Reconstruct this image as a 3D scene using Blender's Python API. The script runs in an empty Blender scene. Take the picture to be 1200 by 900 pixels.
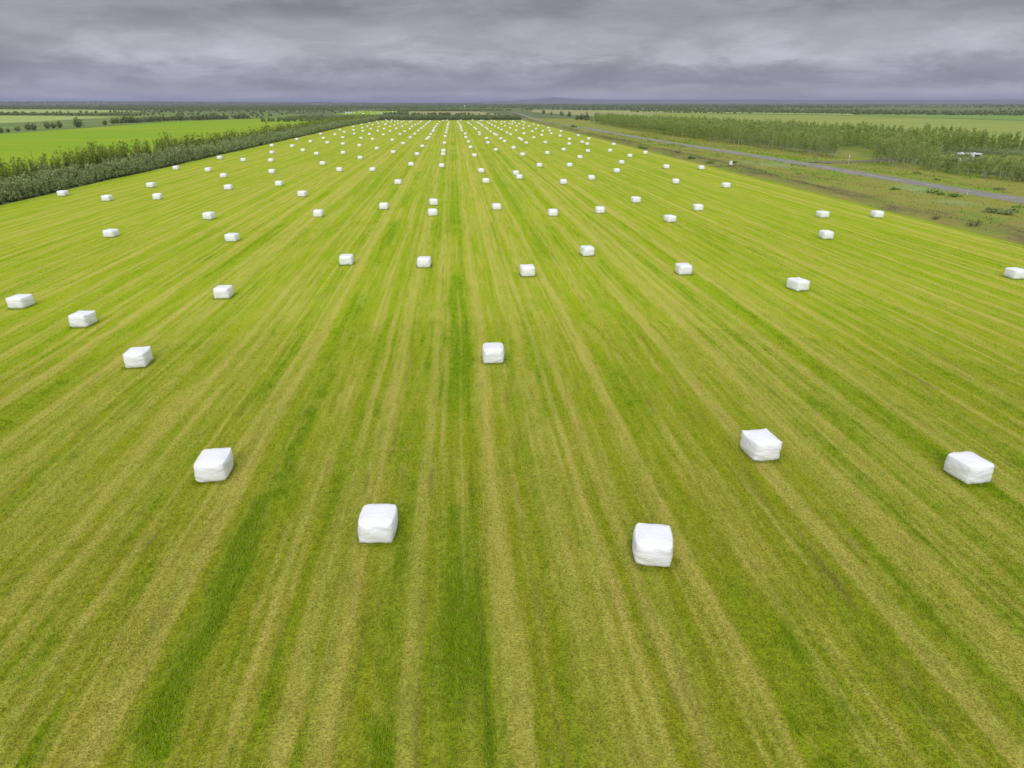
import bpy, bmesh, math, random
import numpy as np
from mathutils import Matrix, Vector, noise as mnoise

random.seed(7)
RNG = np.random.default_rng(11)
S = bpy.context.scene
COL = S.collection

# ------------------------------------------------------------------ camera
FPX, CAM_H = 832.0, 14.3                      # focal length in pixels of a 1200 x 900 frame, drone height
PITCH = math.atan(330.0 / FPX)
YAW = math.atan(70.0 / math.hypot(330.0, FPX))


def at(px, py, z=0.0):
    """the point of the ground (height z) seen at a pixel of the photograph"""
    x, y = (px - 600.0) / FPX, -(py - 450.0) / FPX
    c, s = math.cos(PITCH), math.sin(PITCH)
    fw, up = c + y * s, -s + y * c
    t = (z - CAM_H) / up
    return ((x * math.cos(YAW) + fw * math.sin(YAW)) * t,
            (-x * math.sin(YAW) + fw * math.cos(YAW)) * t)


cam_d = bpy.data.cameras.new('camera')
cam_d.sensor_fit = 'HORIZONTAL'
cam_d.sensor_width = 36.0
cam_d.lens = 36.0 * FPX / 1200.0
cam_d.clip_start = 0.1
cam_d.clip_end = 120000.0
cam = bpy.data.objects.new('camera', cam_d)
COL.objects.link(cam)
cam.location = (0, 0, CAM_H)
cam.rotation_euler = (math.pi / 2 - PITCH, 0, -YAW)
S.camera = cam

# ------------------------------------------------------------------ helpers


def tag(o, label=None, cat=None, group=None, kind=None):
    if label: o['label'] = label
    if cat: o['category'] = cat
    if group: o['group'] = group
    if kind: o['kind'] = kind
    return o


def link(name, me, mat=None, parent=None, smooth=False):
    o = bpy.data.objects.new(name, me)
    COL.objects.link(o)
    for m in ([] if mat is None else mat if isinstance(mat, (list, tuple)) else [mat]):
        me.materials.append(m)
    if smooth:
        me.polygons.foreach_set('use_smooth', [True] * len(me.polygons))
    if parent is not None:
        o.parent = parent
    return o


def np_mesh(name, v, f, attrs=None, face_attrs=None, mat_index=None):
    """mesh from numpy arrays: v (n,3), f (m,k)"""
    me = bpy.data.meshes.new(name)
    v = np.asarray(v, np.float32); f = np.asarray(f, np.int32)
    m, k = f.shape
    me.vertices.add(len(v)); me.vertices.foreach_set('co', v.ravel())
    me.loops.add(m * k); me.loops.foreach_set('vertex_index', f.ravel())
    me.polygons.add(m)
    me.polygons.foreach_set('loop_start', np.arange(0, m * k, k, dtype=np.int32))
    if mat_index is not None:
        me.polygons.foreach_set('material_index', np.asarray(mat_index, np.int32))
    for n, a in (attrs or {}).items():
        t = me.attributes.new(n, 'FLOAT', 'POINT'); t.data.foreach_set('value', np.asarray(a, np.float32))
    for n, a in (face_attrs or {}).items():
        t = me.attributes.new(n, 'FLOAT', 'FACE'); t.data.foreach_set('value', np.asarray(a, np.float32))
    me.update(calc_edges=True)
    return me


def grid_faces(nr, nc):
    i = np.arange(nr * nc).reshape(nr, nc)
    return np.stack([i[:-1, :-1], i[:-1, 1:], i[1:, 1:], i[1:, :-1]], -1).reshape(-1, 4)


_tab = RNG.random((512, 512))


def vnoise(x, y):
    xi, yi = np.floor(x).astype(int), np.floor(y).astype(int)
    fx, fy = x - xi, y - yi
    fx = fx * fx * (3 - 2 * fx); fy = fy * fy * (3 - 2 * fy)
    a, b = _tab[xi % 512, yi % 512], _tab[(xi + 1) % 512, yi % 512]
    c, d = _tab[xi % 512, (yi + 1) % 512], _tab[(xi + 1) % 512, (yi + 1) % 512]
    return (a * (1 - fx) + b * fx) * (1 - fy) + (c * (1 - fx) + d * fx) * fy


def fbm(x, y, o=4):
    s, a, t = 0, 1.0, 0
    for k in range(o):
        s = s + a * vnoise(x * 2 ** k + 37 * k, y * 2 ** k + 91 * k); t += a; a *= .5
    return s / t


def sstep(a, b, x):
    t = np.clip((x - a) / (b - a), 0, 1)
    return t * t * (3 - 2 * t)


# ------------------------------------------------------------------ materials


class NT:
    def __init__(self, name):
        self.m = bpy.data.materials.new(name); self.m.use_nodes = True
        self.t = self.m.node_tree; self.n = self.t.nodes
        self.bsdf = self.n['Principled BSDF']; self.out = self.n['Material Output']

    def new(self, typ, **kw):
        n = self.n.new(typ)
        for k, v in kw.items():
            if k.startswith('i_'):
                n.inputs[k[2:].replace('_', ' ')].default_value = v
            else:
                setattr(n, k, v)
        return n

    def l(self, a, b): self.t.links.new(a, b)

    def mix(self, fac, a, b, blend='MIX'):
        n = self.n.new('ShaderNodeMix'); n.data_type = 'RGBA'; n.blend_type = blend
        for idx, v in ((0, fac), (6, a), (7, b)):
            if hasattr(v, 'is_linked'): self.l(v, n.inputs[idx])
            elif idx == 0: n.inputs[0].default_value = v
            else: n.inputs[idx].default_value = (*v, 1)
        return n.outputs[2]

    def math(self, op, a, b=0.0, clamp=False):
        n = self.n.new('ShaderNodeMath'); n.operation = op; n.use_clamp = clamp
        for i, v in enumerate((a, b)):
            if hasattr(v, 'is_linked'): self.l(v, n.inputs[i])
            else: n.inputs[i].default_value = v
        return n.outputs[0]

    def attr(self, name):
        n = self.n.new('ShaderNodeAttribute'); n.attribute_name = name
        return n.outputs['Fac']

    def pos(self, scale=(1, 1, 1)):
        g = self.n.new('ShaderNodeNewGeometry')
        m = self.n.new('ShaderNodeMapping'); m.inputs['Scale'].default_value = scale
        self.l(g.outputs['Position'], m.inputs['Vector'])
        return m.outputs['Vector']

    def noise(self, vec, scale, detail=3, rough=.55, dist=0.0):
        n = self.n.new('ShaderNodeTexNoise')
        n.inputs['Scale'].default_value = scale; n.inputs['Detail'].default_value = detail
        n.inputs['Roughness'].default_value = rough; n.inputs['Distortion'].default_value = dist
        self.l(vec, n.inputs['Vector'])
        return n.outputs['Fac']

    def remap(self, v, a, b, c=0.0, d=1.0):
        n = self.n.new('ShaderNodeMapRange')
        for i, x in enumerate((a, b, c, d)): n.inputs[i + 1].default_value = x
        self.l(v, n.inputs[0])
        return n.outputs[0]

    def bump(self, h, strength=.5, dist=.05):
        n = self.n.new('ShaderNodeBump')
        n.inputs['Strength'].default_value = strength; n.inputs['Distance'].default_value = dist
        self.l(h, n.inputs['Height']); self.l(n.outputs['Normal'], self.bsdf.inputs['Normal'])

    def done(self, col=None, rough=.85, spec=.2):
        if col is not None:
            if hasattr(col, 'is_linked'): self.l(col, self.bsdf.inputs['Base Color'])
            else: self.bsdf.inputs['Base Color'].default_value = (*col, 1)
        self.bsdf.inputs['Roughness'].default_value = rough
        self.bsdf.inputs['Specular IOR Level'].default_value = spec
        return self.m


def hay_colour(t, soil_fac=1.0, gain=1.0):
    """stubble colour from the field's own wear attributes (straw, lush, soil)"""
    g = lambda c: tuple(min(1, x * gain) for x in c)
    fine = t.noise(t.pos(), 9.0, 4, .65)
    mid = t.noise(t.pos((1, .03, 1)), 1.5, 6, .68)
    base = t.mix(t.remap(mid, .3, .7), g(C_STUB_A), g(C_STUB_B))
    base = t.mix(t.math('MULTIPLY', t.attr('near'), .7), base, g(C_OLIVE))
    s = t.math('MULTIPLY', t.attr('straw'), t.remap(fine, .3, .62, .45, 1.1), clamp=True)
    c = t.mix(s, base, g(C_STRAW))
    c = t.mix(t.math('MULTIPLY', t.attr('lush'), t.remap(fine, .25, .6, .55, 1.0), clamp=True), c, g(C_LUSH))
    c = t.mix(t.math('MULTIPLY', t.attr('soil'), soil_fac, clamp=True), c, g(C_SOIL))
    return c, fine


C_STUB_A = (.272, .378, .010)
C_STUB_B = (.372, .438, .020)
C_OLIVE = (.272, .280, .012)
C_STRAW = (.51, .455, .105)
C_LUSH = (.20, .335, .004)
C_SOIL = (.14, .105, .045)


def mat_field():
    t = NT('mown_hayfield_stubble')
    c, fine = hay_colour(t)
    sp = t.noise(t.pos((1, 1.6, 1)), 11.0, 4, .72)
    c = t.mix(t.math('MULTIPLY', t.remap(sp, .44, .64), t.math('ADD', t.math('MULTIPLY', t.attr('near'), .75), .10), clamp=True), c, (.10, .085, .02))
    t.bump(t.math('ADD', fine, t.noise(t.pos(), 28.0, 2)), .55, .05)
    return t.done(c, .95, .02)


def mat_blade():
    t = NT('grass_blade')
    c, fine = hay_colour(t, .6, 1.12)
    r = t.attr('rnd')
    c = t.mix(t.remap(r, .72, 1.0, 0, .75), c, C_STRAW)
    c = t.mix(t.remap(r, .0, .3, .4, 0), c, (.12, .16, .012))
    m = t.new('ShaderNodeBsdfTranslucent'); t.l(c, m.inputs['Color'])
    mx = t.new('ShaderNodeMixShader'); mx.inputs[0].default_value = .3
    t.done(c, .85, .04)
    t.l(t.bsdf.outputs[0], mx.inputs[1]); t.l(m.outputs[0], mx.inputs[2]); t.l(mx.outputs[0], t.out.inputs['Surface'])
    return t.m


def mat_foliage(name, a, b, c3, trans=.35):
    t = NT(name)
    oi = t.new('ShaderNodeObjectInfo')
    col = t.mix(t.attr('rnd'), a, b)
    col = t.mix(t.math('MULTIPLY', oi.outputs['Random'], .6), col, c3)
    col = t.mix(t.remap(t.noise(t.pos(), .35, 2), .35, .65, 0, .5), col, c3)
    t.done(col, .65, .25)
    m = t.new('ShaderNodeBsdfTranslucent'); t.l(col, m.inputs['Color'])
    mx = t.new('ShaderNodeMixShader'); mx.inputs[0].default_value = trans
    t.l(t.bsdf.outputs[0], mx.inputs[1]); t.l(m.outputs[0], mx.inputs[2]); t.l(mx.outputs[0], t.out.inputs['Surface'])
    return t.m


def mat_noise(name, a, b, scale, rough=.9, spec=.1, stretch=(1, 1, 1), c3=None, s3=.1, bump=0, bdist=.05, lo=.35, hi=.65):
    t = NT(name)
    n = t.noise(t.pos(stretch), scale, 5, .6)
    c = t.mix(t.remap(n, lo, hi), a, b)
    if c3 is not None:
        c = t.mix(t.remap(t.noise(t.pos(stretch), s3, 4, .6), .42, .64), c, c3)
    if bump: t.bump(n, bump, bdist)
    return t.done(c, rough, spec)


def mat_verge():
    t = NT('rough_verge_grass')
    n1 = t.noise(t.pos(), .35, 5, .6); n2 = t.noise(t.pos(), 2.2, 4, .65)
    c = t.mix(t.remap(n1, .36, .64), (.265, .245, .055), (.225, .275, .04))
    c = t.mix(t.remap(t.noise(t.pos(), .13, 4, .6), .50, .66, 0, .55), c, (.215, .265, .04))
    c = t.mix(t.remap(n2, .45, .7, 0, .55), c, (.32, .26, .11))
    c = t.mix(t.math('MULTIPLY', t.attr('green'), t.remap(n2, .25, .6, .5, 1), clamp=True), c, (.15, .28, .02))
    c = t.mix(t.math('MULTIPLY', t.attr('pale'), t.remap(n2, .3, .6, .4, 1), clamp=True), c, (.25, .36, .15))
    c = t.mix(t.math('MULTIPLY', t.attr('soil'), t.remap(n2, .2, .6, .6, 1), clamp=True), c, (.12, .10, .07))
    t.bump(n2, .6, .12)
    return t.done(c, .95, .05)


def mat_road():
    t = NT('worn_asphalt')
    n = t.noise(t.pos((1, .06, 1)), 1.6, 3); f = t.noise(t.pos(), 14, 3)
    c = t.mix(t.remap(n, .35, .65), (.21, .198, .17), (.285, .268, .23))
    c = t.mix(t.remap(f, .4, .7, 0, .35), c, (.16, .155, .16))
    return t.done(c, .85, .2)


def mat_bale():
    t = NT('white_stretch_film')
    tc = t.new('ShaderNodeTexCoord')
    mp = t.new('ShaderNodeMapping'); t.l(tc.outputs['Object'], mp.inputs['Vector'])
    mp.inputs['Scale'].default_value = (1.0, 1.0, 3.2)
    w = t.noise(mp.outputs['Vector'], 2.6, 6, .62, .9)
    f = t.noise(tc.outputs['Object'], 11, 3, .6, .4)
    g = t.noise(tc.outputs['Object'], 1.4, 3)
    wv = t.new('ShaderNodeTexWave', wave_type='BANDS', bands_direction='Y', wave_profile='SAW'); wv.inputs['Scale'].default_value = 1.1; wv.inputs['Distortion'].default_value = 2.0; wv.inputs['Detail'].default_value = 2
    t.l(tc.outputs['Object'], wv.inputs['Vector']); bands = wv.outputs['Fac']
    c = t.mix(t.remap(g, .35, .7), (.81, .825, .865), (.76, .775, .82))
    c = t.mix(t.remap(f, .62, .8, 0, .3), c, (.66, .67, .70))
    t.bump(t.math('ADD', w, t.math('ADD', t.math('MULTIPLY', f, .2), t.math('MULTIPLY', bands, .35))), .5, .06)
    t.done(c, .38, .45)
    t.bsdf.inputs['Subsurface Weight'].default_value = 0.0
    return t.m


def mat_plain(name, c, rough=.6, spec=.3, var=.12):
    t = NT(name)
    n = t.noise(t.pos(), 3.0, 4)
    d = tuple(x * (1 - var) for x in c)
    return t.done(t.mix(t.remap(n, .3, .7), c, d), rough, spec)


M_FIELD, M_BLADE, M_VERGE, M_ROAD, M_BALE = mat_field(), mat_blade(), mat_verge(), mat_road(), mat_bale()
M_WILLOW = mat_foliage('grey_willow_leaves', (.20, .265, .09), (.375, .455, .195), (.28, .355, .13))
M_ALDER = mat_foliage('yellow_green_willow_leaves', (.16, .22, .03), (.33, .39, .06), (.24, .31, .035))
M_BIRCH = mat_foliage('poplar_leaves', (.20, .27, .06), (.44, .50, .18), (.30, .40, .08))
M_WOOD = mat_foliage('dark_wood_leaves', (.16, .215, .075), (.27, .335, .125), (.20, .265, .10))
M_BUSH = mat_foliage('verge_bush_leaves', (.17, .28, .05), (.31, .45, .09), (.24, .36, .08))
M_DRY = mat_foliage('dry_bush_twigs', (.12, .11, .07), (.19, .18, .11), (.15, .15, .08))
M_BARK = mat_plain('pale_bark', (.50, .48, .41), .85, .1, .4)
M_TWIG = mat_plain('dark_twigs', (.12, .10, .075), .9, .1, .3)
M_PAINT = mat_plain('white_road_paint', (.62, .62, .60), .7, .2)
M_WHITE = mat_plain('white_painted_metal', (.78, .79, .80), .4, .4)
M_GREY = mat_plain('grey_metal', (.33, .34, .36), .5, .4)
M_DARKGLASS = mat_plain('dark_window_glass', (.03, .035, .04), .1, .5)
M_RUBBER = mat_plain('black_rubber', (.03, .03, .03), .8, .2)

# ------------------------------------------------------------------ world, sun
W = bpy.data.worlds.new('World'); S.world = W; W.use_nodes = True
wt = W.node_tree; wn = wt.nodes
bg = wn['Background']; bg.inputs['Strength'].default_value = .1
SUN_EL, SUN_AZ = math.radians(31), math.radians(190)     # azimuth clockwise from +Y
sky = wn.new('ShaderNodeTexSky'); sky.sky_type = 'NISHITA'; sky.sun_disc = False
sky.sun_elevation = SUN_EL; sky.sun_rotation = SUN_AZ
tc = wn.new('ShaderNodeTexCoord')
sep = wn.new('ShaderNodeSeparateXYZ'); wt.links.new(tc.outputs['Generated'], sep.inputs[0])


def wmath(op, a, b=0.0, clamp=False):
    n = wn.new('ShaderNodeMath'); n.operation = op; n.use_clamp = clamp
    for i, v in enumerate((a, b)):
        if hasattr(v, 'is_linked'): wt.links.new(v, n.inputs[i])
        else: n.inputs[i].default_value = v
    return n.outputs[0]


def wnoise(scale3, scale, detail, rough, dist=0, off=(0, 0, 0)):
    m = wn.new('ShaderNodeMapping'); m.inputs['Scale'].default_value = scale3; m.inputs['Location'].default_value = off
    wt.links.new(tc.outputs['Generated'], m.inputs['Vector'])
    n = wn.new('ShaderNodeTexNoise')
    n.inputs['Scale'].default_value = scale; n.inputs['Detail'].default_value = detail
    n.inputs['Roughness'].default_value = rough; n.inputs['Distortion'].default_value = dist
    wt.links.new(m.outputs[0], n.inputs['Vector'])
    return n.outputs['Fac']


def wramp(v, stops):
    r = wn.new('ShaderNodeValToRGB'); e = r.color_ramp.elements
    while len(e) < len(stops): e.new(.5)
    for el, (p, c) in zip(e, stops): el.position = p; el.color = (*c, 1)
    wt.links.new(v, r.inputs[0])
    return r.outputs[0]


def wmix(fac, a, b, blend='MIX'):
    n = wn.new('ShaderNodeMix'); n.data_type = 'RGBA'; n.blend_type = blend
    for idx, v in ((0, fac), (6, a), (7, b)):
        if hasattr(v, 'is_linked'): wt.links.new(v, n.inputs[idx])
        elif idx == 0: n.inputs[0].default_value = v
        else: n.inputs[idx].default_value = (*v, 1)
    return n.outputs[2]


Z = sep.outputs['Z']
big = wnoise((1, 1, 5.5), 3.0, 8, .56, .15, (3.1, 1.7, .4))
fine = wnoise((1, 1, 3.4), 10.0, 9, .62, .15, (.3, 5.2, .9))
lump = wnoise((1, 1, 4.2), 7.0, 9, .60, .3, (7.7, 2.2, 1.3))
zz = wmath('ADD', Z, wmath('MULTIPLY', wmath('SUBTRACT', lump, .5), .07))
# mean brightness of the cloud deck against elevation (values for background strength 0.1)
band = wramp(wmath('MULTIPLY', zz, 6.0, True), [
    (0.0, (3.3, 3.2, 3.85)), (.05, (3.5, 3.4, 4.0)), (.11, (2.35, 2.35, 3.0)), (.20, (2.5, 2.5, 3.1)),
    (.32, (3.5, 3.45, 4.05)), (.46, (3.2, 3.15, 3.65)), (.60, (2.2, 2.2, 2.52)), (1.0, (2.2, 2.2, 2.52))])
def wsm(v, a, b):
    n = wn.new('ShaderNodeMapRange'); n.interpolation_type = 'SMOOTHSTEP'; wt.links.new(v, n.inputs[0]); n.inputs[1].default_value = a; n.inputs[2].default_value = b
    return n.outputs[0]


mod = wmath('ADD', .70, wmath('ADD', wmath('MULTIPLY', wsm(big, .34, .66), .22), wmath('ADD', wmath('MULTIPLY', wsm(lump, .42, .60), .26), wmath('MULTIPLY', wsm(fine, .34, .68), .18))))
comb = wn.new('ShaderNodeCombineXYZ')
for i in range(3): wt.links.new(mod, comb.inputs[i])
low = wmix(1.0, band, comb.outputs[0], 'MULTIPLY')
hi_f = wn.new('ShaderNodeMapRange'); hi_f.interpolation_type = 'SMOOTHSTEP'
wt.links.new(Z, hi_f.inputs[0]); hi_f.inputs[1].default_value = .13; hi_f.inputs[2].default_value = .60
cloud = wmix(hi_f.outputs[0], low, (8.6, 8.7, 9.2))
final = wmix(.94, sky.outputs[0], cloud)
wt.links.new(final, bg.inputs['Color'])

sun_d = bpy.data.lights.new('sun', 'SUN'); sun_d.energy = 1.5; sun_d.angle = math.radians(32); sun_d.color = (1, .97, .92)
sun = bpy.data.objects.new('sun', sun_d); COL.objects.link(sun)
sd = Vector((math.sin(SUN_AZ) * math.cos(SUN_EL), math.cos(SUN_AZ) * math.cos(SUN_EL), math.sin(SUN_EL)))
sun.rotation_euler = sd.to_track_quat('Z', 'Y').to_euler()
S.view_settings.view_transform = 'Standard'; S.view_settings.look = 'None'
S.view_settings.exposure = 0.27; S.view_settings.gamma = 1.0

# ------------------------------------------------------------------ ground and fields
R_G = 45000.0
rings = np.array([0, 60, 120, 250, 500, 900, 1500, 2500, 4500, 9000, 18000, 30000, R_G]); NA = 96
ang = np.linspace(0, 2 * math.pi, NA, endpoint=False)
gv = [(0, 0, -.06)]
for r in rings[1:]:
    for a in ang: gv.append((r * math.sin(a), r * math.cos(a), -.06))
bm = bmesh.new()
bv = [bm.verts.new(p) for p in gv]
for k in range(NA): bm.faces.new((bv[0], bv[1 + (k + 1) % NA], bv[1 + k]))
for i in range(len(rings) - 2):
    for k in range(NA):
        a, b = 1 + i * NA + k, 1 + i * NA + (k + 1) % NA
        bm.faces.new((bv[a], bv[b], bv[b + NA], bv[a + NA]))
me = bpy.data.meshes.new('ground'); bm.to_mesh(me); bm.free()
M_GROUND = mat_noise('rough_meadow', (.10, .135, .05), (.13, .17, .055), .02, c3=(.15, .195, .06), s3=.0016, stretch=(1, .6, 1))
tag(link('ground', me, M_GROUND), kind='structure')

FX0, FX1, FY1 = -68.0, 61.3, 657.0


def left_edge(y): return FX0 + .7 * (fbm(y / 14.0 + 5, y * 0 + .3, 3) - .5) * 2 + 5.0 * sstep(480, 657, y)
def right_edge(y): return FX1 + .5 * (fbm(y / 11.0 + 55, y * 0 + 8.3, 3) - .5) * 2


# straw windrow lines and wheel tracks read off the photograph, then repeated with the 7.4 m swath spacing
STRIPES = [(-3.6, .42, .75), (-1.5, .28, .8), (1.35, .30, .75), (3.55, .50, .6), (5.6, .28, .7), (7.4, .28, .6), (10.1, .30, .35),
           (12.7, .45, .6), (15.4, .50, .75), (17.3, .22, .4), (19.5, .40, .7), (22.2, .55, .75), (24.6, .25, .4),
           (-5.6, .35, .25), (-9.2, .55, .7), (-12.1, .30, .55), (-13.9, .32, .8), (-15.9, .25, .4), (-18.7, .60, .75), (-20.6, .3, .5), (-23.2, .3, .6)]
for x0 in list(np.arange(-66, -24, 7.4)) + list(np.arange(27.0, 61, 7.2)):
    for dx in (-1.15, 1.1, 3.7):
        STRIPES.append((x0 + dx + random.uniform(-.35, .35), random.uniform(.16, .38), random.uniform(.35, .8)))
LUSH = [(-7.6, .6, .8), (-10.4, .40, .7), (-.25, .95, .75), (.4, .10, .6), (4.6, .4, .5), (9.0, 1.0, .5), (11.4, .35, .5), (14.0, .4, .5), (18.3, .5, .35),
        (21.0, .4, .4), (25.6, .9, .5), (-2.5, .4, .4), (-16.9, .5, .35), (-21.8, .5, .5)]

FINE_LINES = [(random.uniform(-67, 61), random.uniform(.07, .15), random.uniform(.45, 1.0)) for _ in range(95)] + [(random.uniform(-22, 24), random.uniform(.05, .10), random.uniform(.5, 1.0)) for _ in range(30)]


def wear(x, y):
    """straw, lush and soil of the mown field at world points"""
    wob = .16 * (fbm(y / 22.0, y * 0 + 3.3, 2) - .5) * 2
    xs = x + wob + .05 * (fbm(x / .7 + 11, y / 2.0, 3) - .5) * 2
    straw = np.zeros_like(x); lush = np.zeros_like(x); soil = np.zeros_like(x)
    fx, fy_ = xs.ravel(), y.ravel(); fs, fl = straw.ravel(), lush.ravel()
    order = np.argsort(fx, kind='stable'); sx = fx[order]

    def near_line(x0, half):
        return order[np.searchsorted(sx, x0 - half):np.searchsorted(sx, x0 + half)]
    for i, (x0, w, a) in enumerate(STRIPES):
        k = near_line(x0, 2.2 * w + .1); yy = fy_[k]
        br = .78 + .40 * fbm(yy / 16.0 + 17.7 * i, x0 + yy * 0, 4)
        fs[k] += .88 * a * br * np.exp(-np.abs((fx[k] - x0 + .10 * (vnoise(yy / 4.0 + i * 7, yy * 0 + .5) - .5)) / w) ** 3.5)
    for i, (x0, w, a) in enumerate(FINE_LINES):
        k = near_line(x0, 3 * w); yy = fy_[k]
        fs[k] += a * sstep(.22, .55, fbm(yy / 9.0 + 5.3 * i, x0 + yy * 0, 3)) * np.exp(-((fx[k] - x0) / w) ** 2)
    for i, (x0, w, a) in enumerate(LUSH):
        k = near_line(x0, 3 * w); yy = fy_[k]
        fl[k] += a * 1.2 * sstep(.36, .70, fbm(yy / 10.0 + 9.1 * i, x0 + yy * 0 + 4, 3)) * np.exp(-((fx[k] - x0) / w) ** 2)
    straw, lush = fs.reshape(x.shape), fl.reshape(x.shape)
    # tall uncut strip on the left foreground
    lush += 1.5 * np.exp(-((xs + 7.5 + .35 * (fbm(y * .5, y * 0 + 2, 3) - .5) * 2) / (.27 + .24 * fbm(y * .35, y * 0 + 6, 2))) ** 2) * sstep(12.2, 13.2, y) * (1 - sstep(28, 48, y)) * (.25 + 1.0 * fbm(x * 1.3, y * .7, 3))
    n1 = fbm(xs / 1.5, y / 45.0, 4); n2 = fbm(xs / 4.0 + 50, y / 70.0 + 9, 3); n3 = fbm(xs / .45 + 9, y / 18.0, 3)
    straw += .16 * sstep(.54, .78, n1) + .24 * sstep(.5, .72, n3)
    # rake and drill lines: thin straight streaks that run the whole length of the field
    l1 = vnoise(xs / .42 + 7, y / 160.0); l2 = vnoise(xs / .85 + 70, y / 220.0 + 3); l3 = vnoise(xs / .24 + 33, y / 60.0 + 5)
    straw += .32 * sstep(.66, .90, l1) + .14 * sstep(.66, .88, l2) + .26 * sstep(.6, .85, l3)
    lush += .28 * sstep(.60, .84, vnoise(xs / .5 + 107, y / 120.0 + 9)) + .22 * sstep(.6, .85, vnoise(xs / 1.0 + 170, y / 180.0 + 13))
    lush += .26 * sstep(.52, .74, n2) * (.5 + fbm(xs / 1.2 + 3, y / 6.0, 3)) + .16 * sstep(.62, .78, fbm(x / 2.4 + 70, y / 9.0 + 3, 4))
    straw += .40 * sstep(.56, .74, fbm(x / .22 + 5, y / .26 + 8, 3)) + .30 * (sstep(.55, .8, vnoise(xs / .17 + 3, y / 5.0)) - .35)
    lush += .30 * sstep(.55, .8, vnoise(xs / .21 + 90, y / 4.0 + 7)) + .35 * sstep(.55, .74, fbm(x / .4 + 25, y / .5 + 18, 3))
    lush *= (1 - .45 * np.clip(straw, 0, 1))
    # dark lines where tyres bit into the sward, cross ribbed by the tread
    for x0, w in ((.42, .07), (-1.3, .09), (-3.0, .08), (11.8, .10), (16.6, .08), (-10.9, .09), (-17.6, .09), (28.9, .1), (-24.4, .1), (9.6, .08)):
        br = sstep(.50, .64, fbm(y / 1.6 + x0 * 3, y * 0 + x0, 3))
        soil += (.42 if w < .3 else .28) * br * np.exp(-((xs - x0) / w) ** 2)
    gx0, gy0 = at(1052, 431); gx1, gy1 = at(1090, 452)
    tt = np.clip((y - gy1) / (gy0 - gy1), 0, 1)
    soil += .7 * np.exp(-((x - (gx1 + (gx0 - gx1) * tt)) / .10) ** 2) * ((y > gy1) & (y < gy0))
    soil += .22 * sstep(.66, .80, fbm(x / .3, y / .5, 3)) * (1 - sstep(30, 60, y))
    for x0, w, a in ((2.4, .55, .38), (-3.6, .4, .3), (11.6, .45, .35), (5.5, .3, .3), (-9.2, .45, .3), (13.0, .5, .3)):
        k = near_line(x0, 2 * w); yy, xx = y.ravel()[k], fx[k]
        tread = sstep(.1, .8, np.sin(yy * 24 + 5 * np.abs(xx - x0) / w + 3 * fbm(yy / 2.0, xx, 2))) * sstep(.35, .6, fbm(yy / 3.0 + x0, xx * 2, 3))
        so_ = soil.ravel(); so_[k] += a * tread * np.exp(-((xx - x0) / w) ** 4) * (1 - sstep(26, 48, yy)); soil = so_.reshape(x.shape)
    near = 1 - sstep(14, 60, y)
    return np.clip(straw, 0, 1), np.clip(lush, 0, 1), np.clip(soil, 0, 1), near


ys = [-40.0]
while ys[-1] < FY1: ys.append(ys[-1] + (1.0 if ys[-1] < 50 else .9 + ys[-1] * .012))
ys[-1] = FY1
ys = np.array(ys); us = np.linspace(0, 1, 1600)
YY = np.repeat(ys[:, None], len(us), 1)
XX = left_edge(YY) + (right_edge(YY) - left_edge(YY)) * us[None, :]
fy = YY.copy(); fy[-1] += 1.2 * (fbm(XX[-1] / 6, XX[-1] * 0, 3) - .5)
st, lu, so, ne = wear(XX, YY)
fv = np.stack([XX, fy, np.full_like(XX, .0)], -1).reshape(-1, 3)
me = np_mesh('hay_field', fv, grid_faces(len(ys), len(us)), dict(straw=st.ravel(), lush=lu.ravel(), soil=so.ravel(), near=ne.ravel()))
tag(link('hay_field', me, M_FIELD), kind='structure')

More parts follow.
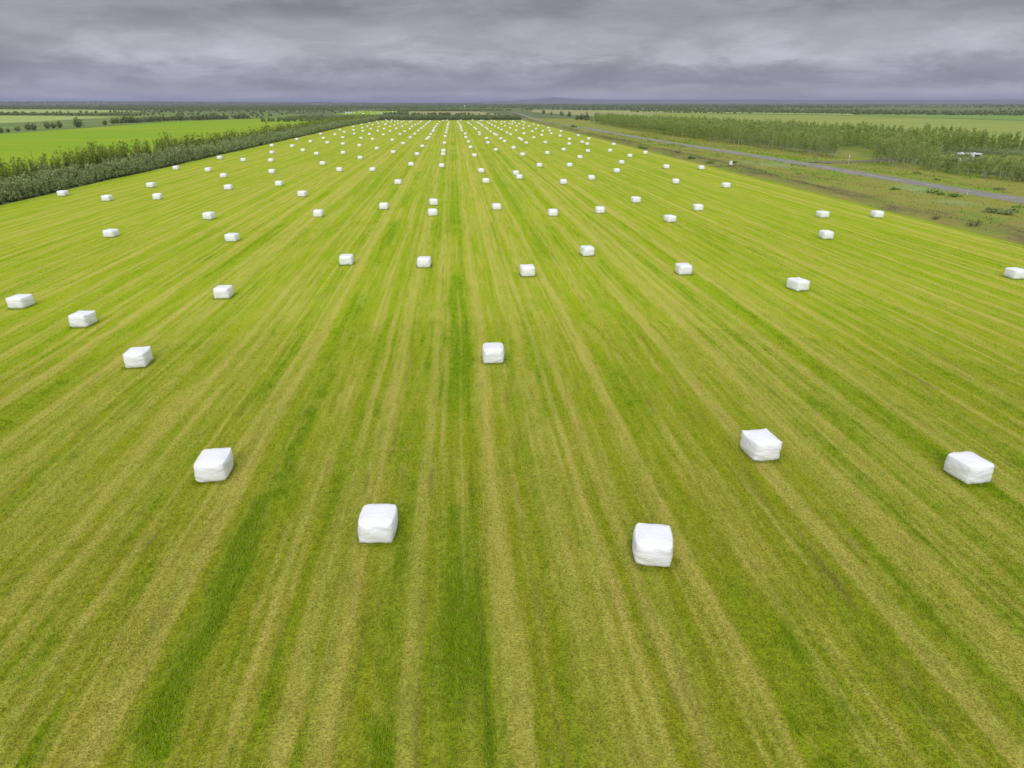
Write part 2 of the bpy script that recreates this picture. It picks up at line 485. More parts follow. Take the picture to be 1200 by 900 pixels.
PIX = """443,613 765,638 251,545 891,522 1135,548 578,414 162,419 97,374 24,353 262,342 935,333 1190,320 801,315 618,317 688,294 497,307 406,304 272,278 130,273 968,275 1028,251 964,251 818,243 785,256 703,246 745,234 648,249 582,242 508,237 507,248.8 449.8,241.5 373,250 245,253 73.5,226.5 125.5,232 184.5,230.5 177,216.8 206.5,196.6 244,198.8 262,205.6 267.6,219.4 257.7,184.6 285,187.2 318.7,170.5 318.8,178.5 317.6,187.8 318.7,201 327,215 342.5,171.1 347.9,163.3 355.1,176 354.5,227 363.8,165.8 370.9,180 375.8,157 379,161.9 383.8,167 378.2,191.3 392.6,157.6 398.5,152.1 403.5,154.9 402,161.1 402.2,168.4 402.1,178.9 397.8,198.7 422.2,184.8 436.5,198.4 481.7,192.4 466.4,213.3 488.7,180.6 517.6,194 414,148.3 423.7,146 433,144 441.5,142.5 452.3,140.6 453.9,142.2 459.2,140.8 466.1,141.5 473.3,142 414.5,152.5 424.5,150 430.7,148 436.7,146.3 443.3,144.5 448.5,143.3 451.2,146.2 452.4,144.9 458.2,143.4 462.7,142.5 466.3,144.6 470.8,143.4 415.3,156.7 425.5,153.5 434.7,151 443.7,148.5 456.9,148.1 462.1,146.4 471.5,148 476,145.6 423.2,161.7 432.9,157.2 442.9,153.5 450.3,151 464.5,150.7 421.3,170.4 436.7,163.1 449.2,157.8 457.2,153.8 474.1,153.9 468.9,157.3 441.5,173.8 459.8,164 472.3,168 460.8,178.1 480.3,143.4 482.3,142 483,148.2 480.3,151 486.7,146.3 490,145 492.3,143.2 493.9,142 496.7,148 493.7,150.4 490.2,153.1 486,157 480.8,161.1 499.3,145.8 501.3,144.2 503,143 504.1,141.6 495,171.2 514.5,142.6 512.7,145.2 511,147.4 509.5,149.5 508.3,152 507.5,153.9 504.9,157.3 502.6,160.9 500.3,162.8 519.7,141.3 524,140.9 525.9,143.3 525.2,145.3 524.7,146.8 524.3,149.7 523.7,152.5 522.8,155.4 521.7,159.7 520.8,167.6 519.8,176.6 519.3,180.5 536.6,141.8 537,143.6 539.9,140.9 538.7,145.5 539.7,147.2 540.1,148.8 540.3,150.7 541.2,153.2 545.3,156.7 545.9,161 549,166.1 553.7,140.8 548.3,143.4 549.3,144.3 552.1,146 555.8,149.6 557.9,151.2 551.3,172.4 556,182 561.9,155.2 562.1,157.6 570,162.1 571.9,167.2 581,175.3 563.3,141.2 565.7,141.3 559.7,143.4 561.2,144.4 563.9,146 565.5,147.4 569,149.5 571.3,151.2 575,154.1 579.3,156.9 581.6,158.2 586.9,162.3 591.5,165.7 601.7,173.1 612.3,180.8 576,141.2 579.2,142 581.5,143.3 571.2,143.3 573.5,144.6 576.7,146.4 580,148 584,150 587.8,152.1 594.1,155.3 598.5,157.6 608.6,162.1 611.2,163.7 616.8,167.2 587.9,142.4 591.3,143.2 587.2,145 591.7,147.6 597.8,150 604.8,152.9 614,156.5 597,145 600.3,145.7 601.3,141.7 600.2,142.8 603.7,143.7 605.5,147.8 608.5,145 613.6,150.5 613.5,146.5 612,142.4 614.3,143.2 620.1,148 625.3,145.5 630.5,147.2 628.2,150.9 623.8,154 625.5,161.2 636,153.5 634.8,158.3 639,166.7 642.7,150 644,153.1 646.2,156.4 657.2,153.8 656.2,159.3 667.2,163 666.9,168.5 660.3,175.2 641.3,179.2 677.5,158.9 682,166.5 688,168.6 689.8,162.5 689,176.7 679.5,184 719,169 714.8,176.3 738.1,182.5 756.4,178.9 728.3,190 722.6,200 780.7,195.4 632,193.5 667.3,193.3 660.2,213 693,208 821.8,196.5 791.8,212.5 850.8,217 604.5,202.6 608.8,207.2 563.8,200 569.4,211.7"""
# ---- blades of the mown sward, thinned out with distance


def blades(n, r0, r1, dens_pow, wid, hgt, a_lim):
    u = RNG.random(n)
    r = np.sqrt(r0 ** 2 + (r1 ** 2 - r0 ** 2) * u ** dens_pow)
    a = YAW + (RNG.random(n) * 2 - 1) * a_lim
    x, y = r * np.sin(a), r * np.cos(a)
    k = (x > FX0 + 1) & (x < FX1 - 1)
    return x[k], y[k], r[k], wid, hgt


parts = []
for n, r0, r1, p, w, h in ((380000, 9, 26, 1.1, .020, .07), (340000, 26, 48, 1.15, .027, .075), (200000, 48, 95, 1.2, .042, .08)):
    x, y, r, w, h = blades(n, r0, r1, p, w, h, math.radians(44))
    st, lu, so, ne = wear(x, y)
    clump = .62 * vnoise(x / .13, y / .11) + .38 * vnoise(x / .05 + 60, y / .05)
    keep = (RNG.random(len(x)) > so * .75) & ((clump > .46) | (lu > .75) | (RNG.random(len(x)) < .12))
    # straw lies in flattened cross wise wisps, lush grass stands tall
    x, y, r, st, lu, so, ne = [q[keep] for q in (x, y, r, st, lu, so, ne)]
    n = len(x)
    tall = np.clip(.55 + .6 * RNG.random(n) + 1.1 * lu ** 2 - .25 * st, .4, 3.2) * h
    lean = (.35 + 1.0 * RNG.random(n) + 1.0 * st) * tall * (1 - .35 * lu)
    th = RNG.random(n) * 2 * math.pi
    ph = th + math.pi / 2 + RNG.normal(0, .5, n)
    ww = w * (.6 + .8 * RNG.random(n)) * .5
    p0 = np.stack([x - ww * np.cos(ph), y - ww * np.sin(ph), np.full(n, -.004)], -1)
    p1 = np.stack([x + ww * np.cos(ph), y + ww * np.sin(ph), np.full(n, -.004)], -1)
    p2 = np.stack([x + lean * np.cos(th), y + lean * np.sin(th), tall], -1)
    v = np.stack([p0, p1, p2], 1).reshape(-1, 3)
    at3 = {k: np.repeat(q, 3) for k, q in (('straw', st), ('lush', lu), ('soil', so), ('near', ne), ('rnd', RNG.random(n)))}
    parts.append((v, at3))
bx, by = [], []
for p_ in PIX.split():
    X0, Y0 = at(*map(float, p_.split(',')), .42)
    if Y0 < 75:
        n_ = 420; e_ = RNG.integers(0, 4, n_); s_ = RNG.random(n_) * 2 - 1; o_ = np.abs(RNG.normal(0, .07, n_))
        bx.append(X0 + np.where(e_ < 2, s_ * .62, np.where(e_ == 2, -1, 1) * (.60 + o_))); by.append(Y0 + np.where(e_ < 2, np.where(e_ == 0, -1, 1) * (.76 + o_), s_ * .76))
x, y = np.concatenate(bx), np.concatenate(by); n = len(x)
th = RNG.random(n) * 6.283; t_ = .06 + .09 * RNG.random(n); ph = th + 1.57; ww = .010; le = t_ * (.3 + RNG.random(n))
v = np.stack([np.stack([x - ww * np.cos(ph), y - ww * np.sin(ph), 0 * x], -1), np.stack([x + ww * np.cos(ph), y + ww * np.sin(ph), 0 * x], -1), np.stack([x + le * np.cos(th), y + le * np.sin(th), t_], -1)], 1).reshape(-1, 3)
st, lu, so, ne = wear(x, y)
parts.append((v, {k: np.repeat(q, 3) for k, q in (('straw', st * .6), ('lush', np.clip(lu + .35, 0, 1)), ('soil', so), ('near', ne), ('rnd', RNG.random(n) * .8))}))
# loose wisps of hay left on the ground
wx, wy = [], []
for (px, py, n, sx, sy) in ((462, 528, 60, .5, .12), (565, 600, 70, .25, .6), (570, 640, 60, .25, .7), (571, 660, 40, .2, .5), (748, 575, 90, .18, 1.1), (765, 612, 60, .2, .5),
                            (838, 745, 70, .15, .9), (815, 700, 50, .12, .6), (702, 498, 40, .3, .3), (1176, 595, 40, .4, .2), (640, 705, 40, .5, .3), (395, 740, 60, .4, 1.0), (160, 735, 90, .6, .6), (150, 760, 60, .5, .5)):
    X0, Y0 = at(px, py)
    wx.append(RNG.normal(X0, sx, n * 3)); wy.append(RNG.normal(Y0, sy, n * 3))
x, y = np.concatenate(wx), np.concatenate(wy); n = len(x)
th = RNG.random(n) * 2 * math.pi; L = .06 + .1 * RNG.random(n); ww = .009
dx, dy = np.cos(th), np.sin(th); zz_ = .03 + .05 * RNG.random(n)
v = np.stack([np.stack([x - dy * ww, y + dx * ww, zz_ - .02], -1), np.stack([x + dy * ww, y - dx * ww, zz_ - .01], -1), np.stack([x + dx * L, y + dy * L, zz_ + .02], -1)], 1).reshape(-1, 3)
one = np.ones(3 * n)
parts.append((v, dict(straw=one, lush=one * 0, soil=one * 0, near=one * 0, rnd=one * .95)))
V = np.concatenate([p[0] for p in parts]); A = {k: np.concatenate([p[1][k] for p in parts]) for k in parts[0][1]}
me = np_mesh('mown_grass', V, np.arange(len(V)).reshape(-1, 3), A)
tag(link('mown_grass', me, M_BLADE), 'short mown grass stubble with straw wisps on the hayfield', 'grass', kind='stuff')


def poly_sheet(name, pts, mat, z):
    bm = bmesh.new()
    bm.faces.new([bm.verts.new((x, y, z)) for x, y in pts])
    bmesh.ops.triangulate(bm, faces=bm.faces[:])
    bmesh.ops.recalc_face_normals(bm, faces=bm.faces[:])
    if bm.faces[0].normal.z < 0: bmesh.ops.reverse_faces(bm, faces=bm.faces[:])
    me = bpy.data.meshes.new(name); bm.to_mesh(me); bm.free()
    return tag(link(name, me, mat), kind='structure')


def pxpoly(p): return [at(a, b) for a, b in p]


FIELDS = {
    'rough_pasture': [(-72.5, 660)] + pxpoly([(372, 138.2), (300, 138.8), (200, 142), (100, 149.4), (0, 156.3), (-160, 167), (-220, 134.4), (0, 133.2), (160, 132.0), (300, 132.0), (345, 133.5)]),
    'green_meadow': [(-130, 92), (-82, 92), (-82, 480), (-78, 640)] + pxpoly([(372, 138.6), (300, 139.2), (200, 142.5), (100, 150), (0, 157), (-140, 166)]),
    'pale_field': pxpoly([(-220, 150), (0, 144.3), (60, 141.5), (140, 137), (60, 135.7), (-220, 135.2)]),
    'pale_strip_field': pxpoly([(-220, 133.4), (0, 132.6), (110, 131.8), (175, 130.3), (100, 128.4), (-220, 127.6)]),
    'far_bale_field': pxpoly([(390, 133.9), (440, 134.6), (472, 131.2), (468, 130.0), (420, 130.2)]),
    'stubble_strip': pxpoly([(480, 134), (588, 134.5), (560, 130.6), (478, 130.6)]),
    'tan_field': pxpoly([(622, 131.2), (700, 137), (760, 134), (790, 130.4), (625, 128.6)]),
    'olive_field': pxpoly([(690, 139), (900, 152), (1200, 170), (1450, 190), (1450, 148), (1200, 141.5), (1000, 135.6), (800, 132.4), (700, 131.2)]),
    'green_strip_field': pxpoly([(985, 135.2), (1200, 141), (1450, 147), (1450, 138), (1200, 135.6), (1040, 134.0)]),
    'pale_clearing': pxpoly([(690, 130.8), (800, 132), (1000, 135), (1000, 133.6), (800, 130.9), (700, 129.8)]),
}
M_GREENF = mat_noise('lush_meadow', (.185, .325, .004), (.225, .36, .007), .03, stretch=(.5, 1, 1), c3=(.27, .37, .01), s3=.012)
M_PALEF = mat_noise('pale_hay', (.30, .39, .10), (.34, .42, .12), .03, stretch=(1, .3, 1))
M_OLIVEF = mat_noise('olive_pasture', (.25, .30, .06), (.30, .34, .08), .02, stretch=(.4, 1, 1), c3=(.22, .29, .05), s3=.006)
M_TANF = mat_noise('tan_stubble', (.34, .31, .14), (.30, .31, .12), .02)
M_STRIPF = mat_noise('fresh_green_crop', (.16, .27, .05), (.21, .31, .07), .02)
M_PAST = mat_noise('rough_green_pasture', (.15, .235, .05), (.19, .265, .065), .02, c3=(.12, .17, .05), s3=.012)
for nm, mt, z in (('rough_pasture', M_PAST, -.04), ('green_meadow', M_GREENF, -.02), ('pale_field', M_PALEF, -.02), ('pale_strip_field', M_PALEF, -.02), ('far_bale_field', M_GREENF, -.02),
                  ('stubble_strip', M_TANF, -.02), ('tan_field', M_TANF, .04), ('olive_field', M_OLIVEF, -.02), ('green_strip_field', M_STRIPF, .1), ('pale_clearing', M_PALEF, .2)):
    poly_sheet(nm, FIELDS[nm], mt, z)

# ---- road centre line, right verge with ditch
RC = [(88.0, -60.0), (88.0, 60.0)] + [at(a, b, .45) for a, b in ((1200, 236), (1050, 210.2), (900, 184.8), (750, 162.0), (690, 150.4), (655, 145.6), (640, 143.3), (622, 138.0), (606, 132.6))]
rcx = np.array([p[0] for p in RC]); rcy = np.array([p[1] for p in RC])


def road_x(y):
    y = np.asarray(y, float)
    acc = 0
    for d in (-40, -20, 0, 20, 40): acc = acc + np.interp(y + d, rcy, rcx)
    return acc / 5


tp = [at(a, b, .3) for a, b in ((958, 190.5), (985, 188.5), (1010, 188), (1030, 187.2), (1060, 184.5))]
yv = [-50.0]
while yv[-1] < 700: yv.append(yv[-1] + (.8 if yv[-1] < 200 else 1.6))
yv = np.array(yv); uv = np.linspace(0, 1, 90)
YV = np.repeat(yv[:, None], len(uv), 1)
x0v = right_edge(np.minimum(YV, FY1)) - .4
XV = x0v + (112.0 - x0v) * uv[None, :]
dr = np.abs(XV - road_x(YV))
emb = .42 * (1 - sstep(2.9, 7.5, dr))
hum = .55 * fbm(XV / 5.0, YV / 7.0, 4) ** 2 + .22 * fbm(XV / 1.3, YV / 1.6, 3)
hum *= sstep(2.9, 4.5, dr) * sstep(0, 3.5, XV - x0v)
ditch = np.exp(-((XV - 67.5 - 1.6 * (fbm(YV / 30.0, YV * 0 + 7, 2) - .5) * 2) / 1.5) ** 2)
dt = np.full_like(XV, 99.0)
for (xa, ya), (xb, yb) in zip(tp[:-1], tp[1:]):
    tq = np.clip(((XV - xa) * (xb - xa) + (YV - ya) * (yb - ya)) / ((xb - xa) ** 2 + (yb - ya) ** 2), 0, 1)
    dt = np.minimum(dt, np.hypot(XV - xa - tq * (xb - xa), YV - ya - tq * (yb - ya)))
hum *= sstep(3.2, 6.0, dt)
zv = .01 + emb + hum * (1 - .85 * ditch) + .25 * np.exp(-((XV - 71.5) / 1.4) ** 2) * fbm(XV / 3, YV / 5, 3)
green = sstep(.50, .66, fbm(XV / 4.0 + 20, YV / 10.0, 4)) * .55 + .9 * np.exp(-((dr - 4.6) / 1.3) ** 2) * sstep(.36, .56, fbm(XV / 3, YV / 9 + 4, 3)) * (XV > road_x(YV)) + .5 * np.exp(-((dr - 4.0) / .8) ** 2) * sstep(.5, .6, fbm(XV / 3, YV / 6 + 40, 3))
pale = np.zeros_like(XV)
for px, py, sx, sy in ((912, 193, 2.5, 7), (1075, 222, 2.0, 5), (1120, 238, 2.0, 3), (885, 192, 2.0, 8)):
    X0, Y0 = at(px, py, .3); pale += .8 * np.exp(-((XV - X0) / sx) ** 2 - ((YV - Y0) / sy) ** 2)
soilv = .42 * np.exp(-((XV - 64.3) / 2.0) ** 2) * (.5 + fbm(XV / 1.5, YV / 5.0, 3)) + ditch * sstep(.34, .5, fbm(XV / 2.0, YV / 12.0 + 30, 4)) * .9 + .5 * sstep(.62, .74, fbm(XV / 2.5 + 8, YV / 9.0, 4)) * (XV < 76)
me = np_mesh('road_verge', np.stack([XV, YV, zv], -1).reshape(-1, 3), grid_faces(len(yv), len(uv)),
             dict(green=np.clip(green, 0, 1).ravel(), pale=np.clip(pale, 0, 1).ravel(), soil=np.clip(soilv, 0, 1).ravel()))
tag(link('road_verge', me, M_VERGE, smooth=True), kind='structure')

# rough tussocks on the verge
n = 30000
r = RNG.random(n) ** 1.6
y = 60 + 300 * r; x = 62 + 45 * RNG.random(n)
dr = np.abs(x - road_x(y)); k = dr > 3.3
x, y, dr = x[k], y[k], dr[k]; n = len(x)
iy = np.searchsorted(yv, y) - 1
ix = np.clip(((x - x0v[iy, 0]) / (112.0 - x0v[iy, 0]) * (len(uv) - 1)).astype(int), 0, len(uv) - 2)
z0 = zv[iy, ix]
h = (.04 + .085 * RNG.random(n)) * (1 + 1.6 * np.clip(green[iy, ix], 0, 1)) * (.5 + 1.2 * fbm(x / 2.0, y / 3.0, 3)) * (1 + y / 300); th = RNG.random(n) * 6.283; ww = .05 * (1 + y / 120)
v = np.stack([np.stack([x - ww * np.sin(th), y + ww * np.cos(th), z0 - .05], -1), np.stack([x + ww * np.sin(th), y - ww * np.cos(th), z0 - .05], -1),
              np.stack([x + h * .6 * np.cos(th), y + h * .6 * np.sin(th), z0 + h], -1)], 1).reshape(-1, 3)
q = lambda a: np.repeat(np.clip(a[iy, ix], 0, 1), 3)
me = np_mesh('rough_grass', v, np.arange(3 * n).reshape(-1, 3), dict(green=q(green), pale=q(pale), soil=q(soilv) * .6))
tag(link('rough_grass', me, M_VERGE), 'rough olive and brown grass tussocks on the verge by the road', 'grass', kind='stuff')

# road surface with a slight camber and dashed centre marking
ry = np.concatenate([np.arange(-50, 700, 5.0), np.arange(700, 1250, 25.0)])
rx = road_x(ry); off = np.array([-2.75, -2.6, 0, 2.6, 2.75]); rz = np.array([.30, .455, .49, .455, .30])
zf = np.where(ry > 690, .0, 0)
RV = np.stack([rx[:, None] + off[None, :], np.repeat(ry[:, None], 5, 1), np.repeat(rz[None, :], len(ry), 0)], -1).reshape(-1, 3)
tag(link('road', np_mesh('road', RV, grid_faces(len(ry), 5)), M_ROAD), kind='structure')
mv, mf = [], []
for yy in np.arange(60, 420, 9.2):
    for a in (0, 3.2):
        xx = float(road_x(yy + a)); mv += [(xx - .09, yy + a, .496), (xx + .09, yy + a, .496)]
    b = len(mv) - 4; mf.append((b, b + 1, b + 3, b + 2))
tag(link('road_markings', np_mesh('road_markings', mv, mf), M_PAINT), kind='structure')

# dirt track turning off the road to the right
tdir = np.array(tp)
tv, tf = [], []
for i, (x, y) in enumerate(tp):
    d = tdir[min(i + 1, len(tp) - 1)] - tdir[max(i - 1, 0)]; d = d / np.hypot(*d); nx, ny = -d[1], d[0]
    w_ = 3.0 + (2.2 if i == 0 else 0)
    z = .30 if i == 0 else .10 if i == 1 else .06
    for o_ in (-1, -.5, 0, .5, 1): tv.append((x + nx * w_ * o_, y + ny * w_ * o_, z + .03 * (abs(o_) == 0)))
M_TRACK = mat_noise('dirt_track', (.15, .13, .115), (.22, .195, .165), .9, c3=(.17, .17, .07), s3=.4)
tag(link('dirt_track', np_mesh('dirt_track', tv, grid_faces(len(tp), 5)), M_TRACK), kind='structure')

# ------------------------------------------------------------------ bales


def bale_mesh(name, seed, n):
    """a square bale in stretch film: bulged sides, pinched corners with small ears, creased ends, sagging top"""
    rg = np.random.default_rng(seed)
    w, l, h = .60 * rg.uniform(.97, 1.03), .735 * rg.uniform(.95, 1.05), .89 * rg.uniform(.97, 1.04)
    bm = bmesh.new()
    bmesh.ops.create_cube(bm, size=2)
    bmesh.ops.subdivide_edges(bm, edges=bm.edges[:], cuts=n, use_grid_fill=True)
    ears = {k: rg.choice([0, .01, .02, .04, .07]) for k in range(8)}
    ph = rg.uniform(0, 9, 6)
    for v in bm.verts:
        a = np.array(v.co)
        # rounded box: pull towards a super ellipsoid
        p = 6.0
        s = 1.0 / max(1e-6, (np.sum(np.abs(a) ** p)) ** (1 / p))
        q = a * (.25 + .75 * s)
        x, y, z = q * np.array([w, l, h / 2])
        ax, ay, az = np.abs(a)
        bulge = .06 * (1 - a[1] ** 2) * (1 - a[2] ** 2)
        if ax > .98: x += np.sign(a[0]) * bulge
        if az > .98 and a[2] > 0: z += .03 * (1 - a[0] ** 2) * (1 - a[1] ** 2) - .02
        if ay > .98: y += np.sign(a[1]) * .07 * (1 - a[0] ** 2) * (1 - a[2] ** 2)
        k = (a[0] > 0) + 2 * (a[1] > 0) + 4 * (a[2] > 0)
        c = (ax * ay * az) ** 5
        x += np.sign(a[0]) * ears[k] * c * .7; y += np.sign(a[1]) * ears[k] * c * .5
        if a[2] > 0: z += ears[k] * c * .8
        # folds gathered on the two ends, band creases on the sides
        e = max(0, (ay - .75) / .25)
        y += np.sign(a[1]) * e * .009 * math.sin(7 * a[0] * abs(a[2]) + 5 * a[2] + ph[0])
        x += .007 * math.sin(5.5 * a[2] + 2.2 * a[1] + ph[1]) * (ax > .9) * np.sign(a[0])
        z += .008 * math.sin(4 * a[0] + ph[2]) * math.sin(3 * a[1] + ph[3]) * (az > .9)
        x += .010 * math.sin(2.3 * a[2] + ph[4]); y += .012 * math.sin(2.0 * a[0] + ph[5])
        # the foot spreads under the weight
        z += h / 2
        
        if n > 10:
            q3 = Vector((x, y, z)) + Vector((seed * 3.1, seed * 1.7, 0)); q3.z *= 1.7
            cr = (1 - min(1, abs(mnoise.noise(q3 * 2.1)) * 2.2)) ** 5; lo = mnoise.noise(q3 * 3.7)
            am = np.abs(a); k_ = -.012 * cr + .007 * lo
            x += np.sign(a[0]) * k_ * (am[0] > .9); y += np.sign(a[1]) * k_ * (am[1] > .9); z += .6 * k_ * (a[2] > .9)
        v.co = (x, y, max(z, 0))
    me = bpy.data.meshes.new(name); bm.to_mesh(me); bm.free()
    me.polygons.foreach_set('use_smooth', [True] * len(me.polygons))
    me.materials.append(M_BALE)
    return me


PX = [tuple(map(float, p.split(','))) for p in PIX.split()]
ROWS = [(-62.3, 'first row from the left shrub belt'), (-54.2, 'second row from the left shrub belt'), (-46.5, 'third row from the left shrub belt'), (-39.2, 'fourth row from the left shrub belt'),
        (-32.4, 'fifth row left of the centre lane'), (-25.0, 'fourth row left of the centre lane'), (-18.3, 'third row left of the centre lane'),
        (-10.6, 'second row left of the centre lane'), (-3.3, 'first row left of the centre lane'), (5.6, 'first row right of the centre lane'),
        (12.8, 'second row right of the centre lane'), (19.5, 'third row right of the centre lane'), (26.7, 'fourth row right of the centre lane'),
        (33.7, 'fifth row right of the centre lane'), (41.0, 'third row from the brown ditch'), (48.0, 'second row from the brown ditch'), (56.0, 'first row from the brown ditch')]
ORD = ['nearest', 'second nearest', 'third', 'fourth', 'fifth', 'sixth', 'seventh', 'eighth', 'ninth', 'tenth', 'eleventh', 'twelfth', 'thirteenth', 'fourteenth', 'fifteenth', 'sixteenth', 'seventeenth',
       'eighteenth', 'nineteenth', 'twentieth', 'twenty-first', 'twenty-second', 'twenty-third', 'twenty-fourth', 'twenty-fifth']
HAND = {(443, 613): ('nearest white wrapped bale left of centre, its square end facing us beside a tyre track', -3),
        (765, 638): ('large white wrapped bale closest to the bottom edge, on brown stubble right of centre', -13),
        (251, 545): ('white wrapped bale with a raised far corner beside the tall dark green grass strip', 3),
        (891, 522): ('white wrapped bale between two pale straw bands at right, nearest in its row', 5),
        (1135, 548): ('long white wrapped bale with raised back corner at the lower right', 8),
        (578, 414): ('lone white wrapped bale sitting in the centre lane between the two middle rows', -2),
        (162, 419): ('white wrapped bale nearest the camera in the third row left of centre', 4),
        (97, 374): ('white wrapped bale between the edge bale at left and a larger one', -6),
        (24, 353): ('white wrapped bale almost touching the left edge of the photo', -8),
        (1190, 320): ('white wrapped bale cut off by the right edge of the photo', 2)}
near_v = [bale_mesh('bale_near', 100 + i, 31) for i in range(10)]
far_v = [bale_mesh('bale_far', 200 + i, 5) for i in range(5)]
rows = {i: [] for i in range(len(ROWS))}
for p in PX:
    X, Y = at(p[0], p[1], .42)
    rows[min(range(len(ROWS)), key=lambda i: abs(ROWS[i][0] - X))].append((Y, X, p))
near_i = 0
for i, lst in rows.items():
    lst.sort()
    for k, (Y, X, p) in enumerate(lst):
        if Y < 75: me = near_v[near_i % 10]; near_i += 1
        else: me = far_v[(k * 3 + i) % 5]
        o = bpy.data.objects.new('wrapped_bale', me); COL.objects.link(o)
        lab, rot = HAND.get((int(p[0]), int(p[1])), (None, random.gauss(0, 5)))
        if lab is None:
            lab = 'white wrapped bale, %s %s camera in the %s' % (ORD[k], 'from' if k > 1 else 'to', ROWS[i][1])
        o.location = (X, Y, -.005); o.rotation_euler = (0, 0, math.radians(rot + (180 if k % 2 else 0)))
        o.scale = (1, 1 + random.uniform(-.05, .05), 1 + random.uniform(-.03, .03))
        tag(o, lab, 'hay bale', 'white wrapped bales lying in rows on the hayfield')
for k in range(32):
    px = random.uniform(398, 468); t_ = (px - 395) / 75
    py = random.uniform(130.5, 133.8 - 1.6 * max(0, t_ - .5) * 2)
    X, Y = at(px, py, .5)
    o = bpy.data.objects.new('wrapped_bale', far_v[k % 5]); COL.objects.link(o)
    o.location = (X, Y, -.02); o.scale = (1.15, 1.15, 1.15)
    tag(o, 'tiny white bale speck in the distant second hayfield beyond the left shrub belt', 'hay bale', 'far bales on the second hayfield')

# ------------------------------------------------------------------ plants


def cards(P, size, rg, up=.25, aspect=.6):
    """leaf spray quads at points P"""
    n = len(P)
    d = rg.normal(size=(n, 3)); d[:, 2] += up; d /= np.linalg.norm(d, axis=1)[:, None]
    t = rg.normal(size=(n, 3)); u = np.cross(d, t); u /= np.linalg.norm(u, axis=1)[:, None]
    w = np.cross(d, u)
    s = (size * (.6 + .8 * rg.random(n)))[:, None]
    return np.stack([P - u * s, P + w * s * aspect, P + u * s, P - w * s * aspect], 1).reshape(-1, 3), np.arange(4 * n).reshape(-1, 4)


def tube(p, q, r0, r1, k=5):
    p, q = np.array(p, float), np.array(q, float); d = q - p; d /= np.linalg.norm(d)
    a = np.cross(d, [.3, .9, .1]); a /= np.linalg.norm(a); b = np.cross(d, a)
    th = np.linspace(0, 2 * math.pi, k, endpoint=False)
    ring = lambda c, r: c + r * (np.cos(th)[:, None] * a + np.sin(th)[:, None] * b)
    v = np.concatenate([ring(p, r0), ring(q, r1)])
    f = np.array([[i, (i + 1) % k, k + (i + 1) % k, k + i] for i in range(k)])
    return v, f


def merge(lst):
    vs, fs, o = [], [], 0
    for v, f in lst: vs.append(v); fs.append(f + o); o += len(v)
    return np.concatenate(vs), np.concatenate(fs)


def shrub_points(rg, n, rad, h, clumps, shoots=0, low=.05):
    P = []
    per = n // clumps
    for c in range(clumps):
        a = rg.random() * 6.283; r = rad * math.sqrt(rg.random()) * .85; zt = h * (1 - .55 * (r / rad) ** 2) * rg.uniform(.55, 1.0)
        cx, cy = r * math.cos(a), r * math.sin(a)
        m = rg.integers(int(per * .6), int(per * 1.4) + 2)
        t = rg.random(m) ** .7
        sp = .10 + .30 * (rad / 1.2) * np.sin(np.clip(t * 1.15, 0, 1) * math.pi) ** .7
        P.append(np.stack([cx * (.35 + .65 * t) + rg.normal(0, 1, m) * sp * .6, cy * (.35 + .65 * t) + rg.normal(0, 1, m) * sp * .6, low * h + (zt - low * h) * t + rg.normal(0, .06, m)], -1))
    for s in range(shoots):
        a = rg.random() * 6.283; r = rad * .6 * rg.random(); top = h * rg.uniform(1.05, 1.6); m = 26
        t = rg.random(m); lean = rg.normal(0, .12, 2)
        P.append(np.stack([r * math.cos(a) + lean[0] * t * top + rg.normal(0, .11, m), r * math.sin(a) + lean[1] * t * top + rg.normal(0, .11, m), h * .5 + (top - h * .5) * t], -1))
    return np.concatenate(P)


def shrub(seed, n, rad, h, clumps, size, shoots=0):
    rg = np.random.default_rng(seed)
    P = shrub_points(rg, n, rad, h, clumps, shoots)
    fol = cards(P, size, rg)
    st = []
    for k in range(9):
        a = rg.random() * 6.283; r = rad * rg.uniform(.15, .75)
        st.append(tube((r * .25 * math.cos(a), r * .25 * math.sin(a), -.05), (r * math.cos(a), r * math.sin(a), h * rg.uniform(.55, .85)), .035, .012, 4))
    for k in range(shoots):
        a = rg.random() * 6.283; r = rad * .5 * rg.random()
        st.append(tube((r * math.cos(a), r * math.sin(a), 0), (r * math.cos(a) * 1.4, r * math.sin(a) * 1.4, h * rg.uniform(1.0, 1.4)), .03, .01, 4))
    return fol, merge(st), rg.random(len(fol[1]))


def tree(seed, n, rad, h, size, low=.15, clumps=26, trunk=.075):
    rg = np.random.default_rng(seed)
    P = []
    st = []
    bend = rg.normal(0, .05, 2)
    tops = []
    for k in range(5):
        t0, t1 = k / 5, (k + 1) / 5
        st.append(tube((bend[0] * h * t0 ** 2, bend[1] * h * t0 ** 2, h * .93 * t0 - .05), (bend[0] * h * t1 ** 2, bend[1] * h * t1 ** 2, h * .93 * t1), trunk * (1 - t0) + .012, trunk * (1 - t1) + .012, 6))
    per = n // clumps
    for c in range(clumps):
        t = low + (1 - low) * rg.random() ** .85
        env = rad * max(.14, math.sin(math.pi * min(1, (1 - t) * .80 + .16)) ** .8)
        a = rg.random() * 6.283; r = env * rg.uniform(.25, 1.0)
        c0 = np.array([bend[0] * h * t * t, bend[1] * h * t * t, h * t])
        c1 = c0 + np.array([r * math.cos(a), r * math.sin(a), .35 * r + .1])
        if c < 14: st.append(tube(c0 - np.array([0, 0, .25]), c1, .022, .007, 4))
        m = rg.integers(int(per * .5), int(per * 1.5) + 2)
        sp = np.array([.20, .20, .50]) * (.6 + .5 * rg.random()) * (rad / .95)
        P.append(c1 + rg.normal(size=(m, 3)) * sp)
    P = np.concatenate(P); P = P[P[:, 2] > low * h * .7]
    return cards(P, size, rg), merge(st), rg.random(len(P))


